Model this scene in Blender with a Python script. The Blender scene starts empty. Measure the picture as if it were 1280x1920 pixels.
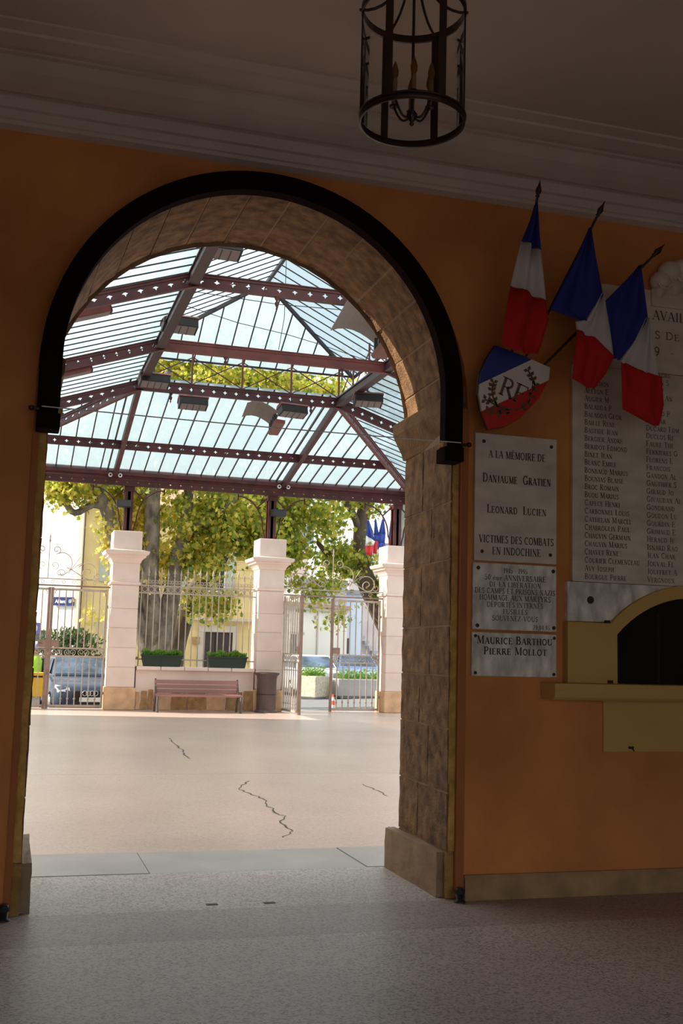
import bpy, bmesh, math, random
from mathutils import Vector, Matrix
random.seed(7)
C = bpy.context.scene.collection
PI = math.pi

# ------------------------------------------------------------------ camera
cam_d = bpy.data.cameras.new('camera'); cam = bpy.data.objects.new('camera', cam_d); C.objects.link(cam)
PITCH, ROLL, YAW, EYE = 0.127326, 0.0267667, 0.2882437, 1.4
fw = Vector((math.sin(YAW)*math.cos(PITCH), math.cos(YAW)*math.cos(PITCH), math.sin(PITCH)))
rt = Vector((math.cos(YAW), -math.sin(YAW), 0)); upv = rt.cross(fw)
r2 = rt*math.cos(ROLL) + upv*math.sin(ROLL); u2 = upv*math.cos(ROLL) - rt*math.sin(ROLL)
cam.matrix_world = Matrix(((r2.x, u2.x, -fw.x, 0), (r2.y, u2.y, -fw.y, 0), (r2.z, u2.z, -fw.z, EYE), (0, 0, 0, 1)))
cam_d.sensor_fit = 'VERTICAL'; cam_d.sensor_height = 36; cam_d.lens = 2063.6/1920*36
cam_d.clip_start = 0.05; cam_d.clip_end = 300
bpy.context.scene.camera = cam

# ------------------------------------------------------------------ sky, sun, exposure
SKY = 1.45; SUN = 6.5
world = bpy.data.worlds.new('sky'); bpy.context.scene.world = world; world.use_nodes = True
bg = world.node_tree.nodes['Background']; bg.inputs[0].default_value = (0.87, 0.96, 1.0, 1); bg.inputs[1].default_value = SKY
sun_d = bpy.data.lights.new('sun', 'SUN'); sun_d.energy = SUN; sun_d.angle = 0.01; sun_d.color = (1.0, 0.90, 0.74)
sun = bpy.data.objects.new('sun', sun_d); C.objects.link(sun); sun.location = (-20, 30, 20)
sun.rotation_euler = Vector((1.0, -0.16, -0.68)).to_track_quat('-Z', 'Y').to_euler()
vs = bpy.context.scene.view_settings
vs.view_transform = 'Standard'; vs.look = 'None'; vs.exposure = 0.22; vs.gamma = 1.0; vs.use_curve_mapping = False

# ------------------------------------------------------------------ helpers
def wloc(o):
    v = Vector((0, 0, 0))
    while o is not None:
        v += o.location; o = o.parent
    return v
def tag(o, label=None, cat=None, group=None, kind=None):
    if label: o['label'] = label
    if cat: o['category'] = cat
    if group: o['group'] = group
    if kind: o['kind'] = kind
    return o
def thing(name, loc, label, cat, group=None):
    o = bpy.data.objects.new(name, None); C.objects.link(o); o.location = loc; o.empty_display_size = 0.1
    return tag(o, label, cat, group)
def put(name, mesh, parent=None, loc=(0, 0, 0), rot=(0, 0, 0), scale=None):
    o = bpy.data.objects.new(name, mesh); C.objects.link(o); o.parent = parent
    o.location = loc; o.rotation_euler = rot
    if scale: o.scale = scale
    return o
def dup(root, loc=None, rot=None, label=None, parent=None):
    c = root.copy(); C.objects.link(c); c.parent = parent
    if loc is not None: c.location = loc
    if rot is not None: c.rotation_euler = rot
    if label: c['label'] = label
    for ch in list(root.children): dup(ch, parent=c)
    return c
def basis(d, up=Vector((0, 0, 1))):
    d = d.normalized(); s = d.cross(up)
    if s.length < 1e-4: s = d.cross(Vector((0, 1, 0)))
    s.normalize(); return d, s, s.cross(d).normalized()
class MB:
    def __init__(s): s.v = []; s.f = []; s.m = []; s.cur = 0; s.sm = []
    def add(s, vs, fs, smooth=False):
        o = len(s.v); s.v += [tuple(v) for v in vs]
        for f in fs: s.f.append([i+o for i in f]); s.m.append(s.cur); s.sm.append(smooth)
        return s
    def box(s, x0, y0, z0, x1, y1, z1):
        return s.add([(x0,y0,z0),(x1,y0,z0),(x1,y1,z0),(x0,y1,z0),(x0,y0,z1),(x1,y0,z1),(x1,y1,z1),(x0,y1,z1)],
            [(0,3,2,1),(4,5,6,7),(0,1,5,4),(1,2,6,5),(2,3,7,6),(3,0,4,7)])
    def bar(s, p0, p1, w, h, up=Vector((0,0,1))):
        p0, p1 = Vector(p0), Vector(p1); d, a, b = basis(p1-p0, up); vs = []
        for p in (p0, p1):
            for i, j in ((-1,-1),(1,-1),(1,1),(-1,1)): vs.append(p + a*(i*w/2) + b*(j*h/2))
        return s.add(vs, [(0,1,2,3),(7,6,5,4),(0,4,5,1),(1,5,6,2),(2,6,7,3),(3,7,4,0)])
    def tube(s, pts, r, n=8, cap=True):
        pts = [Vector(p) for p in pts]; rs = r if isinstance(r, (list, tuple)) else [r]*len(pts)
        vs = []; fs = []; prev = None
        for i, p in enumerate(pts):
            d = (pts[min(i+1, len(pts)-1)] - pts[max(i-1, 0)]).normalized()
            if prev is None: _, a, b = basis(d)
            else:
                a = prev - d*prev.dot(d)
                if a.length < 1e-5: _, a, b = basis(d)
                a.normalize(); b = a.cross(d)*-1
            prev = a; b = d.cross(a)
            for k in range(n):
                t = 2*PI*k/n; vs.append(p + (a*math.cos(t) + b*math.sin(t))*rs[i])
        for i in range(len(pts)-1):
            for k in range(n): fs.append((i*n+k, i*n+(k+1)%n, (i+1)*n+(k+1)%n, (i+1)*n+k))
        s.add(vs, fs, True)
        if cap: s.add([vs[k] for k in range(n)], [tuple(range(n-1,-1,-1))]); s.add([vs[-n+k] for k in range(n)], [tuple(range(n))])
        return s
    def lathe(s, prof, c=(0,0,0), n=16, smooth=True, cap=True):
        vs = []; fs = []
        for r, z in prof:
            for k in range(n): t = 2*PI*k/n; vs.append((c[0]+r*math.cos(t), c[1]+r*math.sin(t), c[2]+z))
        for i in range(len(prof)-1):
            for k in range(n): fs.append((i*n+k, i*n+(k+1)%n, (i+1)*n+(k+1)%n, (i+1)*n+k))
        s.add(vs, fs, smooth)
        for i, rev in ((0, True), (len(prof)-1, False)):
            if cap and prof[i][0] > 1e-4:
                idx = vs[i*n:(i+1)*n]; s.add(idx, [tuple(range(n-1,-1,-1)) if rev else tuple(range(n))])
        return s
    def prism(s, poly, fn, t0, t1):
        n = len(poly); vs = [fn(a, b, t0) for a, b in poly] + [fn(a, b, t1) for a, b in poly]
        fs = [tuple(range(n-1,-1,-1)), tuple(range(n, 2*n))] + [(i, (i+1)%n, n+(i+1)%n, n+i) for i in range(n)]
        return s.add(vs, fs)
    def mesh(s, name, mats):
        me = bpy.data.meshes.new(name); me.from_pydata(s.v, [], s.f)
        if not isinstance(mats, (list, tuple)): mats = [mats]
        for m in mats: me.materials.append(m)
        me.polygons.foreach_set('material_index', s.m); me.polygons.foreach_set('use_smooth', s.sm)
        bm = bmesh.new(); bm.from_mesh(me); bmesh.ops.recalc_face_normals(bm, faces=bm.faces); bm.to_mesh(me); bm.free()
        me.update(); return me
    def build(s, name, mats, parent=None, bevel=0):
        if parent is not None: off = wloc(parent)
        else:
            xs = [v[0] for v in s.v]; ys = [v[1] for v in s.v]; zs = [v[2] for v in s.v]
            off = Vector(((min(xs)+max(xs))/2, (min(ys)+max(ys))/2, min(zs)))
        s.v = [(v[0]-off.x, v[1]-off.y, v[2]-off.z) for v in s.v]
        o = put(name, s.mesh(name, mats), parent, (0, 0, 0) if parent is not None else off)
        if bevel:
            m = o.modifiers.new('bevel', 'BEVEL'); m.width = bevel; m.segments = 2; m.limit_method = 'ANGLE'
        return o
XZ = lambda a, b, t: (a, t, b)      # polygon in the XZ plane, extruded along Y
YZ = lambda a, b, t: (t, a, b)
XY = lambda a, b, t: (a, b, t)
def struct(o): o['kind'] = 'structure'; return o
def arcp(cx, cz, r, a0, a1, n): return [(cx+r*math.cos(math.radians(a0+(a1-a0)*i/n)), cz+r*math.sin(math.radians(a0+(a1-a0)*i/n))) for i in range(n+1)]
def spiral(cx, cz, r0, r1, a0, a1, n=18): return [(cx+(r0+(r1-r0)*i/n)*math.cos(math.radians(a0+(a1-a0)*i/n)), cz+(r0+(r1-r0)*i/n)*math.sin(math.radians(a0+(a1-a0)*i/n))) for i in range(n+1)]

# ------------------------------------------------------------------ materials
def mat(name, col, rough=0.7, var=0.12, scale=6.0, bump=0.0, bscale=None, metal=0.0, spec=0.5, col2=None, detail=5.0, stretch=(1,1,1), alpha=None):
    m = bpy.data.materials.new(name); m.use_nodes = True; nt = m.node_tree; b = nt.nodes['Principled BSDF']
    tc = nt.nodes.new('ShaderNodeTexCoord'); mp = nt.nodes.new('ShaderNodeMapping'); mp.inputs['Scale'].default_value = stretch
    nt.links.new(tc.outputs['Object'], mp.inputs[0])
    nz = nt.nodes.new('ShaderNodeTexNoise'); nz.inputs['Scale'].default_value = scale; nz.inputs['Detail'].default_value = detail
    nt.links.new(mp.outputs[0], nz.inputs[0])
    cr = nt.nodes.new('ShaderNodeValToRGB'); nt.links.new(nz.outputs[0], cr.inputs[0])
    cr.color_ramp.elements[0].position = 0.3; cr.color_ramp.elements[1].position = 0.7
    lo = tuple(max(0, c*(1-var)) for c in col); hi = tuple(min(1, c*(1+var)) for c in (col2 or col))
    cr.color_ramp.elements[0].color = (*lo, 1); cr.color_ramp.elements[1].color = (*hi, 1)
    nt.links.new(cr.outputs[0], b.inputs['Base Color'])
    b.inputs['Roughness'].default_value = rough; b.inputs['Metallic'].default_value = metal
    b.inputs['Specular IOR Level'].default_value = spec
    if bump:
        n2 = nt.nodes.new('ShaderNodeTexNoise'); n2.inputs['Scale'].default_value = bscale or scale*4; n2.inputs['Detail'].default_value = 6
        nt.links.new(mp.outputs[0], n2.inputs[0])
        bp = nt.nodes.new('ShaderNodeBump'); bp.inputs['Strength'].default_value = bump; bp.inputs['Distance'].default_value = 0.02
        nt.links.new(n2.outputs[0], bp.inputs['Height']); nt.links.new(bp.outputs[0], b.inputs['Normal'])
    m['bsdf'] = 1
    return m
def speckle(m, scale, amount, dark=(0.05,0.04,0.035)):
    nt = m.node_tree; b = nt.nodes['Principled BSDF']; src = b.inputs['Base Color'].links[0].from_socket
    tc = nt.nodes.new('ShaderNodeTexCoord'); vo = nt.nodes.new('ShaderNodeTexVoronoi'); vo.inputs['Scale'].default_value = scale
    nt.links.new(tc.outputs['Object'], vo.inputs[0])
    sp = nt.nodes.new('ShaderNodeSeparateColor'); nt.links.new(vo.outputs['Color'], sp.inputs[0])
    cr = nt.nodes.new('ShaderNodeValToRGB'); nt.links.new(sp.outputs[0], cr.inputs[0])
    cr.color_ramp.elements[0].position = 0.45; cr.color_ramp.elements[0].color = (0,0,0,1)
    cr.color_ramp.elements[1].position = 1.0; cr.color_ramp.elements[1].color = (amount,)*3 + (1,)
    mx = nt.nodes.new('ShaderNodeMix'); mx.data_type = 'RGBA'
    nt.links.new(cr.outputs[0], mx.inputs[0]); nt.links.new(src, mx.inputs[6]); mx.inputs[7].default_value = (*dark, 1)
    nt.links.new(mx.outputs[2], b.inputs['Base Color'])
    return m
def translucent(name, col, tcol, ft, frac_clear=0.0, rough=0.6, scale=2.0, var=0.1):
    m = mat(name, col, rough, var, scale); nt = m.node_tree; b = nt.nodes['Principled BSDF']; out = nt.nodes['Material Output']
    tr = nt.nodes.new('ShaderNodeBsdfTranslucent'); tr.inputs[0].default_value = (*tcol, 1)
    mx = nt.nodes.new('ShaderNodeMixShader'); mx.inputs[0].default_value = ft
    nt.links.new(b.outputs[0], mx.inputs[1]); nt.links.new(tr.outputs[0], mx.inputs[2]); last = mx
    if frac_clear:
        tp = nt.nodes.new('ShaderNodeBsdfTransparent'); m2 = nt.nodes.new('ShaderNodeMixShader'); m2.inputs[0].default_value = frac_clear
        nt.links.new(mx.outputs[0], m2.inputs[1]); nt.links.new(tp.outputs[0], m2.inputs[2]); last = m2
    nt.links.new(last.outputs[0], out.inputs[0]); return m
def clear_glass(name, tint=(0.95,0.97,0.97), gloss=0.12):
    m = bpy.data.materials.new(name); m.use_nodes = True; nt = m.node_tree; nt.nodes.remove(nt.nodes['Principled BSDF'])
    out = nt.nodes['Material Output']; tp = nt.nodes.new('ShaderNodeBsdfTransparent'); tp.inputs[0].default_value = (*tint, 1)
    gl = nt.nodes.new('ShaderNodeBsdfGlossy'); gl.inputs['Roughness'].default_value = 0.05
    lw = nt.nodes.new('ShaderNodeLayerWeight'); lw.inputs[0].default_value = gloss
    nz = nt.nodes.new('ShaderNodeTexNoise'); nz.inputs['Scale'].default_value = 3
    bp = nt.nodes.new('ShaderNodeBump'); bp.inputs['Strength'].default_value = 0.03; nt.links.new(nz.outputs[0], bp.inputs['Height']); nt.links.new(bp.outputs[0], gl.inputs['Normal'])
    mx = nt.nodes.new('ShaderNodeMixShader'); nt.links.new(lw.outputs['Fresnel'], mx.inputs[0]); nt.links.new(tp.outputs[0], mx.inputs[1]); nt.links.new(gl.outputs[0], mx.inputs[2])
    nt.links.new(mx.outputs[0], out.inputs[0]); return m

orange = mat('orange_plaster', (0.60,0.195,0.046), 0.85, 0.15, 1.6, 0.12, 30, col2=(0.66,0.245,0.068))
orange_d = mat('brown_orange_edge', (0.42,0.13,0.035), 0.85, 0.12, 4, 0.1)
ochre = mat('ochre_paint', (0.62,0.36,0.10), 0.75, 0.06, 2, 0.05, 40)
cornice_m = mat('cornice_plaster', (0.66,0.52,0.44), 0.85, 0.07, 3, 0.05, 20)
ceiling_m = mat('ceiling_plaster', (0.60,0.47,0.38), 0.9, 0.08, 1.2, 0.03, 15)
marble = mat('white_marble', (0.68,0.56,0.43), 0.35, 0.14, 3.5, 0, detail=8, col2=(0.74,0.62,0.49), stretch=(1,1,2.2))
marble_w = mat('veined_marble', (0.62,0.55,0.47), 0.3, 0.30, 7, 0, detail=9, col2=(0.76,0.68,0.58), stretch=(2.2,1,1))
letter = mat('dark_lettering', (0.06,0.035,0.02), 0.6, 0.2, 30)
letter_f = mat('faded_lettering', (0.14,0.085,0.05), 0.7, 0.3, 25)
stone = mat('worn_stone', (0.165,0.083,0.036), 0.95, 0.38, 12, 0.8, 70, col2=(0.25,0.135,0.062))
stone_o = mat('ochre_stone', (0.40,0.22,0.06), 0.95, 0.28, 10, 0.7, 50)
edge_o = mat('ochre_edge_render', (0.55,0.31,0.08), 0.95, 0.3, 14, 0.5, 50)
stone_i = mat('impost_stone', (0.24,0.135,0.058), 0.95, 0.3, 9, 0.6, 50)
base_m = mat('ochre_baseboard_stone', (0.42,0.25,0.12), 0.8, 0.25, 6, 0.3)
mortar = mat('mortar', (0.34,0.22,0.13), 0.95, 0.15, 12, 0.4)
sill_grey = mat('plinth_stone', (0.30,0.19,0.11), 0.75, 0.2, 7, 0.25)
floor_in = speckle(mat('aggregate_floor', (0.60,0.51,0.455), 0.40, 0.10, 1.3, 0.10, 160, spec=0.5), 95, 0.62)
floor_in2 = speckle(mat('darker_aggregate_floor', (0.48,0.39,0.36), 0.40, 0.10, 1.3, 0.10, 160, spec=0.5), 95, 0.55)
dim_wall = mat('low_bounce_wall', (0.16,0.085,0.045), 0.7, 0.15, 2)  # dark tone of the unseen walls, chosen to cut bounce light in the room
floor_th = mat('threshold_stone', (0.47,0.43,0.39), 0.4, 0.12, 2.2, 0.08, 25)
floor_out = speckle(mat('courtyard_concrete', (0.66,0.50,0.43), 0.32, 0.08, 0.5, 0.05, 60, col2=(0.70,0.53,0.455)), 60, 0.22)
black_band = mat('black_burgundy_metal', (0.012,0.004,0.004), 0.95, 0.2, 5, spec=0.05)
burg = mat('burgundy_paint', (0.062,0.013,0.016), 0.45, 0.22, 4, col2=(0.085,0.02,0.022))
burg_l = mat('faded_red_paint', (0.15,0.038,0.034), 0.5, 0.2, 4)
dark_metal = mat('dark_metal', (0.025,0.022,0.022), 0.45, 0.2, 8, metal=0.3)
bar_m = mat('glazing_bar_paint', (0.025,0.017,0.018), 0.5, 0.2, 5)
glass_roof = translucent('frosted_roof_glass', (0.52,0.62,0.66), (0.36,0.455,0.51), 0.78, 0.12, 0.35, 1.1, 0.12)
pillar_m = mat('pale_pillar_stone', (0.81,0.645,0.575), 0.8, 0.06, 1.7, 0.10, 35, col2=(0.84,0.685,0.61))
pillar_b = mat('tan_base_stone', (0.66,0.42,0.25), 0.9, 0.18, 5, 0.4, 30)
rubble = mat('brown_rubble_stone', (0.42,0.24,0.11), 0.95, 0.3, 7, 0.6, 25)
gate_m = mat('weathered_gate_paint', (0.50,0.41,0.34), 0.5, 0.15, 6)
gate_d = mat('rusty_gate_post', (0.30,0.19,0.15), 0.55, 0.2, 6)
wood = mat('mauve_bench_wood', (0.33,0.16,0.145), 0.6, 0.14, 5, 0.15, 40, stretch=(0.2,1,1))
iron = mat('grey_cast_iron', (0.10,0.085,0.08), 0.5, 0.15, 8)
bin_m = mat('dark_bin_metal', (0.095,0.06,0.06), 0.45, 0.12, 5)
green_box = mat('dark_green_plastic', (0.012,0.03,0.02), 0.5, 0.2, 6)
leaf_box = translucent('box_plant_leaf', (0.11,0.26,0.03), (0.30,0.50,0.05), 0.35, 0, 0.5, 8, 0.35)
leaf = translucent('plane_leaf', (0.20,0.25,0.04), (0.74,0.75,0.08), 0.58, 0, 0.5, 2.2, 0.4)
leaf_y = translucent('yellow_plane_leaf', (0.48,0.42,0.07), (0.98,0.82,0.20), 0.58, 0, 0.5, 2.2, 0.3)
leaf_g = translucent('deep_green_plane_leaf', (0.10,0.15,0.03), (0.36,0.47,0.06), 0.5, 0, 0.5, 2.2, 0.3)
leaf_d = translucent('oleander_leaf', (0.06,0.10,0.035), (0.14,0.22,0.05), 0.3, 0, 0.5, 3, 0.3)
bark = mat('plane_bark', (0.10,0.085,0.065), 0.9, 0.4, 6, 0.6, 14, col2=(0.19,0.165,0.13), stretch=(1,1,0.6))
bark_d = mat('dark_bark', (0.11,0.078,0.058), 0.9, 0.3, 5, 0.5, 14, stretch=(1,1,0.6))
bark_l = mat('pale_bark', (0.42,0.42,0.40), 0.9, 0.25, 6, 0.4, 14, stretch=(1,1,0.5))
asphalt = mat('asphalt', (0.22,0.22,0.23), 0.9, 0.12, 3, 0.2, 60)
white_w = mat('white_render', (0.86,0.84,0.80), 0.9, 0.04, 1)
yellow_w = mat('yellow_render', (0.80,0.60,0.28), 0.9, 0.10, 1.2, 0.1, 12)
cream_w = mat('cream_render', (0.90,0.82,0.70), 0.9, 0.05, 1)
grey_w = mat('grey_render', (0.50,0.48,0.50), 0.9, 0.15, 1)
pink_w = mat('pinkish_render', (0.72,0.60,0.56), 0.9, 0.08, 1)
blue_w = mat('pale_blue_render', (0.66,0.74,0.86), 0.9, 0.05, 1)
tile = mat('clay_roof_tile', (0.48,0.30,0.22), 0.9, 0.25, 6)
slate = mat('grey_roof', (0.30,0.31,0.36), 0.8, 0.15, 6)
shutter_m = mat('grey_green_shutter', (0.50,0.52,0.42), 0.7, 0.08, 6)
win_dark = mat('dark_window', (0.05,0.05,0.06), 0.15, 0.2, 3)
door_m = mat('dark_door', (0.045,0.03,0.03), 0.5, 0.2, 5)
sign_blue = mat('blue_sign', (0.012,0.022,0.14), 0.4, 0.05, 3)
sign_purp = mat('violet_sign', (0.22,0.20,0.62), 0.4, 0.05, 3)
white_p = mat('white_paint', (0.85,0.85,0.83), 0.5, 0.04, 4)
yellow_p = mat('yellow_plastic', (0.80,0.48,0.03), 0.5, 0.06, 3)
hivis = mat('hi_vis_yellow', (0.42,0.85,0.05), 0.7, 0.08, 6)
navy = mat('navy_cloth', (0.03,0.04,0.09), 0.85, 0.15, 8)
skin = mat('skin', (0.45,0.27,0.20), 0.6, 0.08, 8)
cap_b = mat('blue_cap', (0.20,0.30,0.62), 0.8, 0.1, 8)
car_blue = mat('dark_blue_car_paint', (0.05,0.07,0.12), 0.25, 0.08, 2, spec=0.3)
car_white = mat('white_car_paint', (0.82,0.84,0.88), 0.25, 0.03, 2)
car_lblue = mat('light_blue_car_paint', (0.35,0.45,0.75), 0.25, 0.05, 2)
car_glass = mat('car_glass', (0.05,0.075,0.09), 0.10, 0.5, 2, spec=0.25, col2=(0.10,0.15,0.24))
chrome = mat('chrome', (0.75,0.75,0.76), 0.2, 0.05, 5, metal=0.9)
tyre = mat('tyre_rubber', (0.02,0.02,0.02), 0.8, 0.1, 8)
orange_c = mat('cone_orange', (0.85,0.16,0.07), 0.6, 0.06, 5)
concrete = mat('rough_concrete', (0.62,0.55,0.44), 0.95, 0.25, 14, 0.7, 40)
grey_ref = mat('grey_reflector', (0.16,0.14,0.135), 0.5, 0.08, 4)
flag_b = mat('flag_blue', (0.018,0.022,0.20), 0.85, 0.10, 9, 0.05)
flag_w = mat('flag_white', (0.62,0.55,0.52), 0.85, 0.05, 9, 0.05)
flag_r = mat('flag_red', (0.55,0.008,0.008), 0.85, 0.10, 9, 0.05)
fb2 = mat('sunny_flag_blue', (0.05,0.09,0.42), 0.8, 0.1, 9); fw2 = mat('sunny_flag_white', (0.8,0.8,0.8), 0.8, 0.04, 9); fr2 = mat('sunny_flag_red', (0.70,0.05,0.06), 0.8, 0.1, 9)  # brighter street copies of the flag colours, sunlight put into the tone
shield_b = mat('shield_blue', (0.03,0.04,0.24), 0.5, 0.08, 9); shield_w = mat('shield_white', (0.80,0.72,0.60), 0.5, 0.05, 9); shield_r = mat('shield_red', (0.62,0.015,0.012), 0.5, 0.08, 9)
gilt = mat('dark_gilt', (0.16,0.085,0.03), 0.6, 0.2, 12)
bronze = mat('bronze', (0.055,0.028,0.018), 0.4, 0.25, 9, metal=0.5)
amber = translucent('amber_bulb_glass', (0.34,0.14,0.035), (0.45,0.2,0.05), 0.5, 0, 0.2, 6, 0.1)
candle_m = mat('cream_candle', (0.27,0.14,0.06), 0.6, 0.1, 8)
lamp_glass = clear_glass('lantern_glass', (0.96,0.95,0.93), 0.10)
black_glass = mat('black_window_glass', (0.010,0.009,0.009), 0.07, 0.3, 2.5, 0.25, 2.2, spec=0.6)
screw_m = mat('plaque_screw', (0.06,0.035,0.02), 0.45, 0.2, 15, metal=0.4)
cable_m = mat('pale_cable', (0.80,0.78,0.76), 0.5, 0.1, 8)
crack_m = mat('dark_crack', (0.13,0.10,0.085), 0.95, 0.2, 20)  # dark tone of the crack lines on the courtyard slabs
tan_trim = mat('tan_trim', (0.62,0.52,0.44), 0.85, 0.08, 3)

# ------------------------------------------------------------------ the room
WY = 6.12           # plaster face of the wall with the arch
AX, AZ = 1.34, 2.90 # centre of the arch
def wall_with_arch(x0, x1, y0, y1, ztop, hx0, hx1, r, n=28):
    b = MB(); za = AZ
    b.box(x0, y0, 0, hx0, y1, ztop); b.box(hx1, y0, 0, x1, y1, ztop)
    pts = arcp((hx0+hx1)/2, za, 1, 180, 0, n); rx = (hx1-hx0)/2
    P = [((hx0+hx1)/2 + (p[0]-(hx0+hx1)/2)*rx, za + (p[1]-za)*r) for p in pts]
    P = [(hx0, za)] + P[1:-1] + [(hx1, za)]
    for (xa, a), (xb, c) in zip(P, P[1:]):
        b.add([(xa,y0,a),(xb,y0,c),(xb,y0,ztop),(xa,y0,ztop),(xa,y1,a),(xb,y1,c),(xb,y1,ztop),(xa,y1,ztop)],
              [(0,1,2,3),(7,6,5,4),(0,4,5,1),(3,2,6,7)])
    return b
wall = struct(wall_with_arch(-3.2, 7.4, WY, 7.08, 4.6, 0.06, 2.605, 1.272).build('wall_front', orange))
# facade above on the courtyard side, roof slab, other walls
b = MB(); b.box(-8, 6.3, 4.6, 16, 7.05, 9.5); struct(b.build('wall_facade', cream_w))
b = MB(); b.box(-8, 6.6, 0, -3.2, 7.08, 4.6); b.box(7.4, 6.6, 0, 16, 7.08, 4.6); struct(b.build('wall_courtyard', cream_w))
b = MB(); b.box(-3.2, -2.4, 4.53, 7.4, WY+0.1, 4.75); struct(b.build('ceiling', ceiling_m))
b = MB(); b.box(-3.4, -2.4, 0, -3.2, 7.0, 4.75); struct(b.build('wall_left', dim_wall))
b = MB(); b.box(7.4, -2.4, 0, 7.6, 7.0, 4.75); struct(b.build('wall_right', dim_wall))
BX0, BX1, BZ = -2.4, 5.0, 2.6  # unseen back opening, added and sized to set the room's daylight
b = MB(); b.box(-3.4, -2.7, 0, BX0, -2.4, 4.75); b.box(BX1, -2.7, 0, 7.6, -2.4, 4.75); b.box(BX0, -2.7, BZ, BX1, -2.4, 4.75)
struct(b.build('wall_back', dim_wall))
fl = bpy.data.objects.new('floor', None); C.objects.link(fl); fl.location = (2, 2, 0); fl['kind'] = 'structure'
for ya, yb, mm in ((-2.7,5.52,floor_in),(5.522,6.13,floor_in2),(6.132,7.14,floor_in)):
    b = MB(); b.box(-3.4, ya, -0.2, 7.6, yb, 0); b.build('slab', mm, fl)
b = MB(); b.box(-20, -30, -0.2, 25, -2.7, -0.005); struct(b.build('floor_street_behind', asphalt))
# threshold slabs
th = bpy.data.objects.new('floor_threshold', None); C.objects.link(th); th.location = (1.3, 7.5, 0); th['kind'] = 'structure'
for xa, xb in ((-0.3, 0.93), (0.936, 2.36), (2.366, 3.2)):
    b = MB(); b.box(xa, 7.145, -0.15, xb, 7.875, 0.004 if xa != 0.936 else 0.0); b.build('slab', floor_th, th, bevel=0.004)
# courtyard slabs
cf = bpy.data.objects.new('floor_courtyard', None); C.objects.link(cf); cf.location = (4, 16, 0); cf['kind'] = 'structure'
for ya, yb in ((7.88, 12.65), (12.66, 19.2), (19.21, 26.1)):
    b = MB(); b.box(-9, ya, -0.15, 16, yb, -0.002); b.build('slab', floor_out, cf)
b = MB(); b.box(-9, 7.0, -0.4, -0.3, 7.88, -0.002); b.box(3.2, 7.0, -0.4, 16, 7.88, -0.002); b.build('slab', floor_out, cf)
def crack(pts, w):
    b = MB(); fine = []
    for (xa, ya), (xb, yb) in zip(pts, pts[1:]):
        for q in range(5): fine.append((xa+(xb-xa)*q/5+random.uniform(-.025,.025)*(q > 0), ya+(yb-ya)*q/5))
    pts = fine + [pts[-1]]
    for i in range(len(pts)-1):
        (x0, y0), (x1, y1) = pts[i], pts[i+1]; wa = w*(0.4+random.random()); wb = w*(0.4+random.random())
        b.add([(x0-wa,y0,0.0),(x0+wa,y0,0.0),(x1+wb,y1,0.0),(x1-wb,y1,0.0)], [(0,1,2,3)])
    return b.build('crack', crack_m, cf)
crack([(2.585, 11.959), (2.345, 11.327), (2.377, 10.902), (2.42, 10.544), (2.366, 10.143), (2.331, 9.513), (2.364, 9.416), (2.234, 9.018), (2.233, 8.639), (2.082, 8.357)], 0.008)
crack([(2.506, 17.641), (2.434, 16.126), (2.363, 15.148), (2.324, 14.349)], 0.010)
crack([(3.761, 11.595), (3.731, 11.138), (3.703, 10.631)], 0.007)
for x, y in [(1.165, 6.248), (1.488, 6.232)]:
    b = MB(); b.box(x-.032, y-.018, -.01, x+.032, y+.018, .003); b.build('bolt_socket', dark_metal, fl)
# cornice: stepped moulding along the wall
prof = [(WY,4.24),(6.07,4.255),(6.065,4.275),(6.05,4.28),(6.045,4.325),(6.02,4.33),(6.005,4.385),(5.965,4.392),(5.962,4.382),(5.94,4.38),
        (5.88,4.398),(5.80,4.43),(5.73,4.475),(5.70,4.478),(5.70,4.49),(5.66,4.488),(5.56,4.503),(5.55,4.515),(5.46,4.52),(5.45,4.54),(WY,4.54)]
b = MB(); b.prism(prof, YZ, -3.2, 7.4); struct(b.build('trim_cornice', cornice_m))

# ------------------------------------------------------------------ stone lining of the arch
def rough_block(b, corners8, n=5, amp=0.0028):
    """a block from 8 corners, its faces subdivided and worn unevenly"""
    c = [Vector(v) for v in corners8]; bm = bmesh.new()
    vs = [bm.verts.new(v) for v in c]
    for f in ((0,3,2,1),(4,5,6,7),(0,1,5,4),(1,2,6,5),(2,3,7,6),(3,0,4,7)): bm.faces.new([vs[i] for i in f])
    bmesh.ops.subdivide_edges(bm, edges=bm.edges[:], cuts=n, use_grid_fill=True)
    for v in bm.verts: v.co += Vector((random.uniform(-amp, amp), random.uniform(-amp, amp), random.uniform(-amp, amp)))
    bm.verts.ensure_lookup_table(); bm.verts.index_update()
    b.add([v.co.copy() for v in bm.verts], [[v.index for v in f.verts] for f in bm.faces]); bm.free(); return b
JY0, JY1 = 6.155, 7.10
arch = bpy.data.objects.new('trim_arch_stones', None); C.objects.link(arch); arch.location = (AX, 6.6, 0); arch['kind'] = 'structure'
def xr(y): return 2.515 + (y-JY0)/(JY1-JY0)*0.045      # right reveal, slightly splayed
def xl(y): return 0.135 - (y-JY0)/(JY1-JY0)*0.005
zs = [0.0, 0.26, 0.60, 0.97, 1.28, 1.58, 1.98, 2.33, 2.735]
g = 0.005
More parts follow.
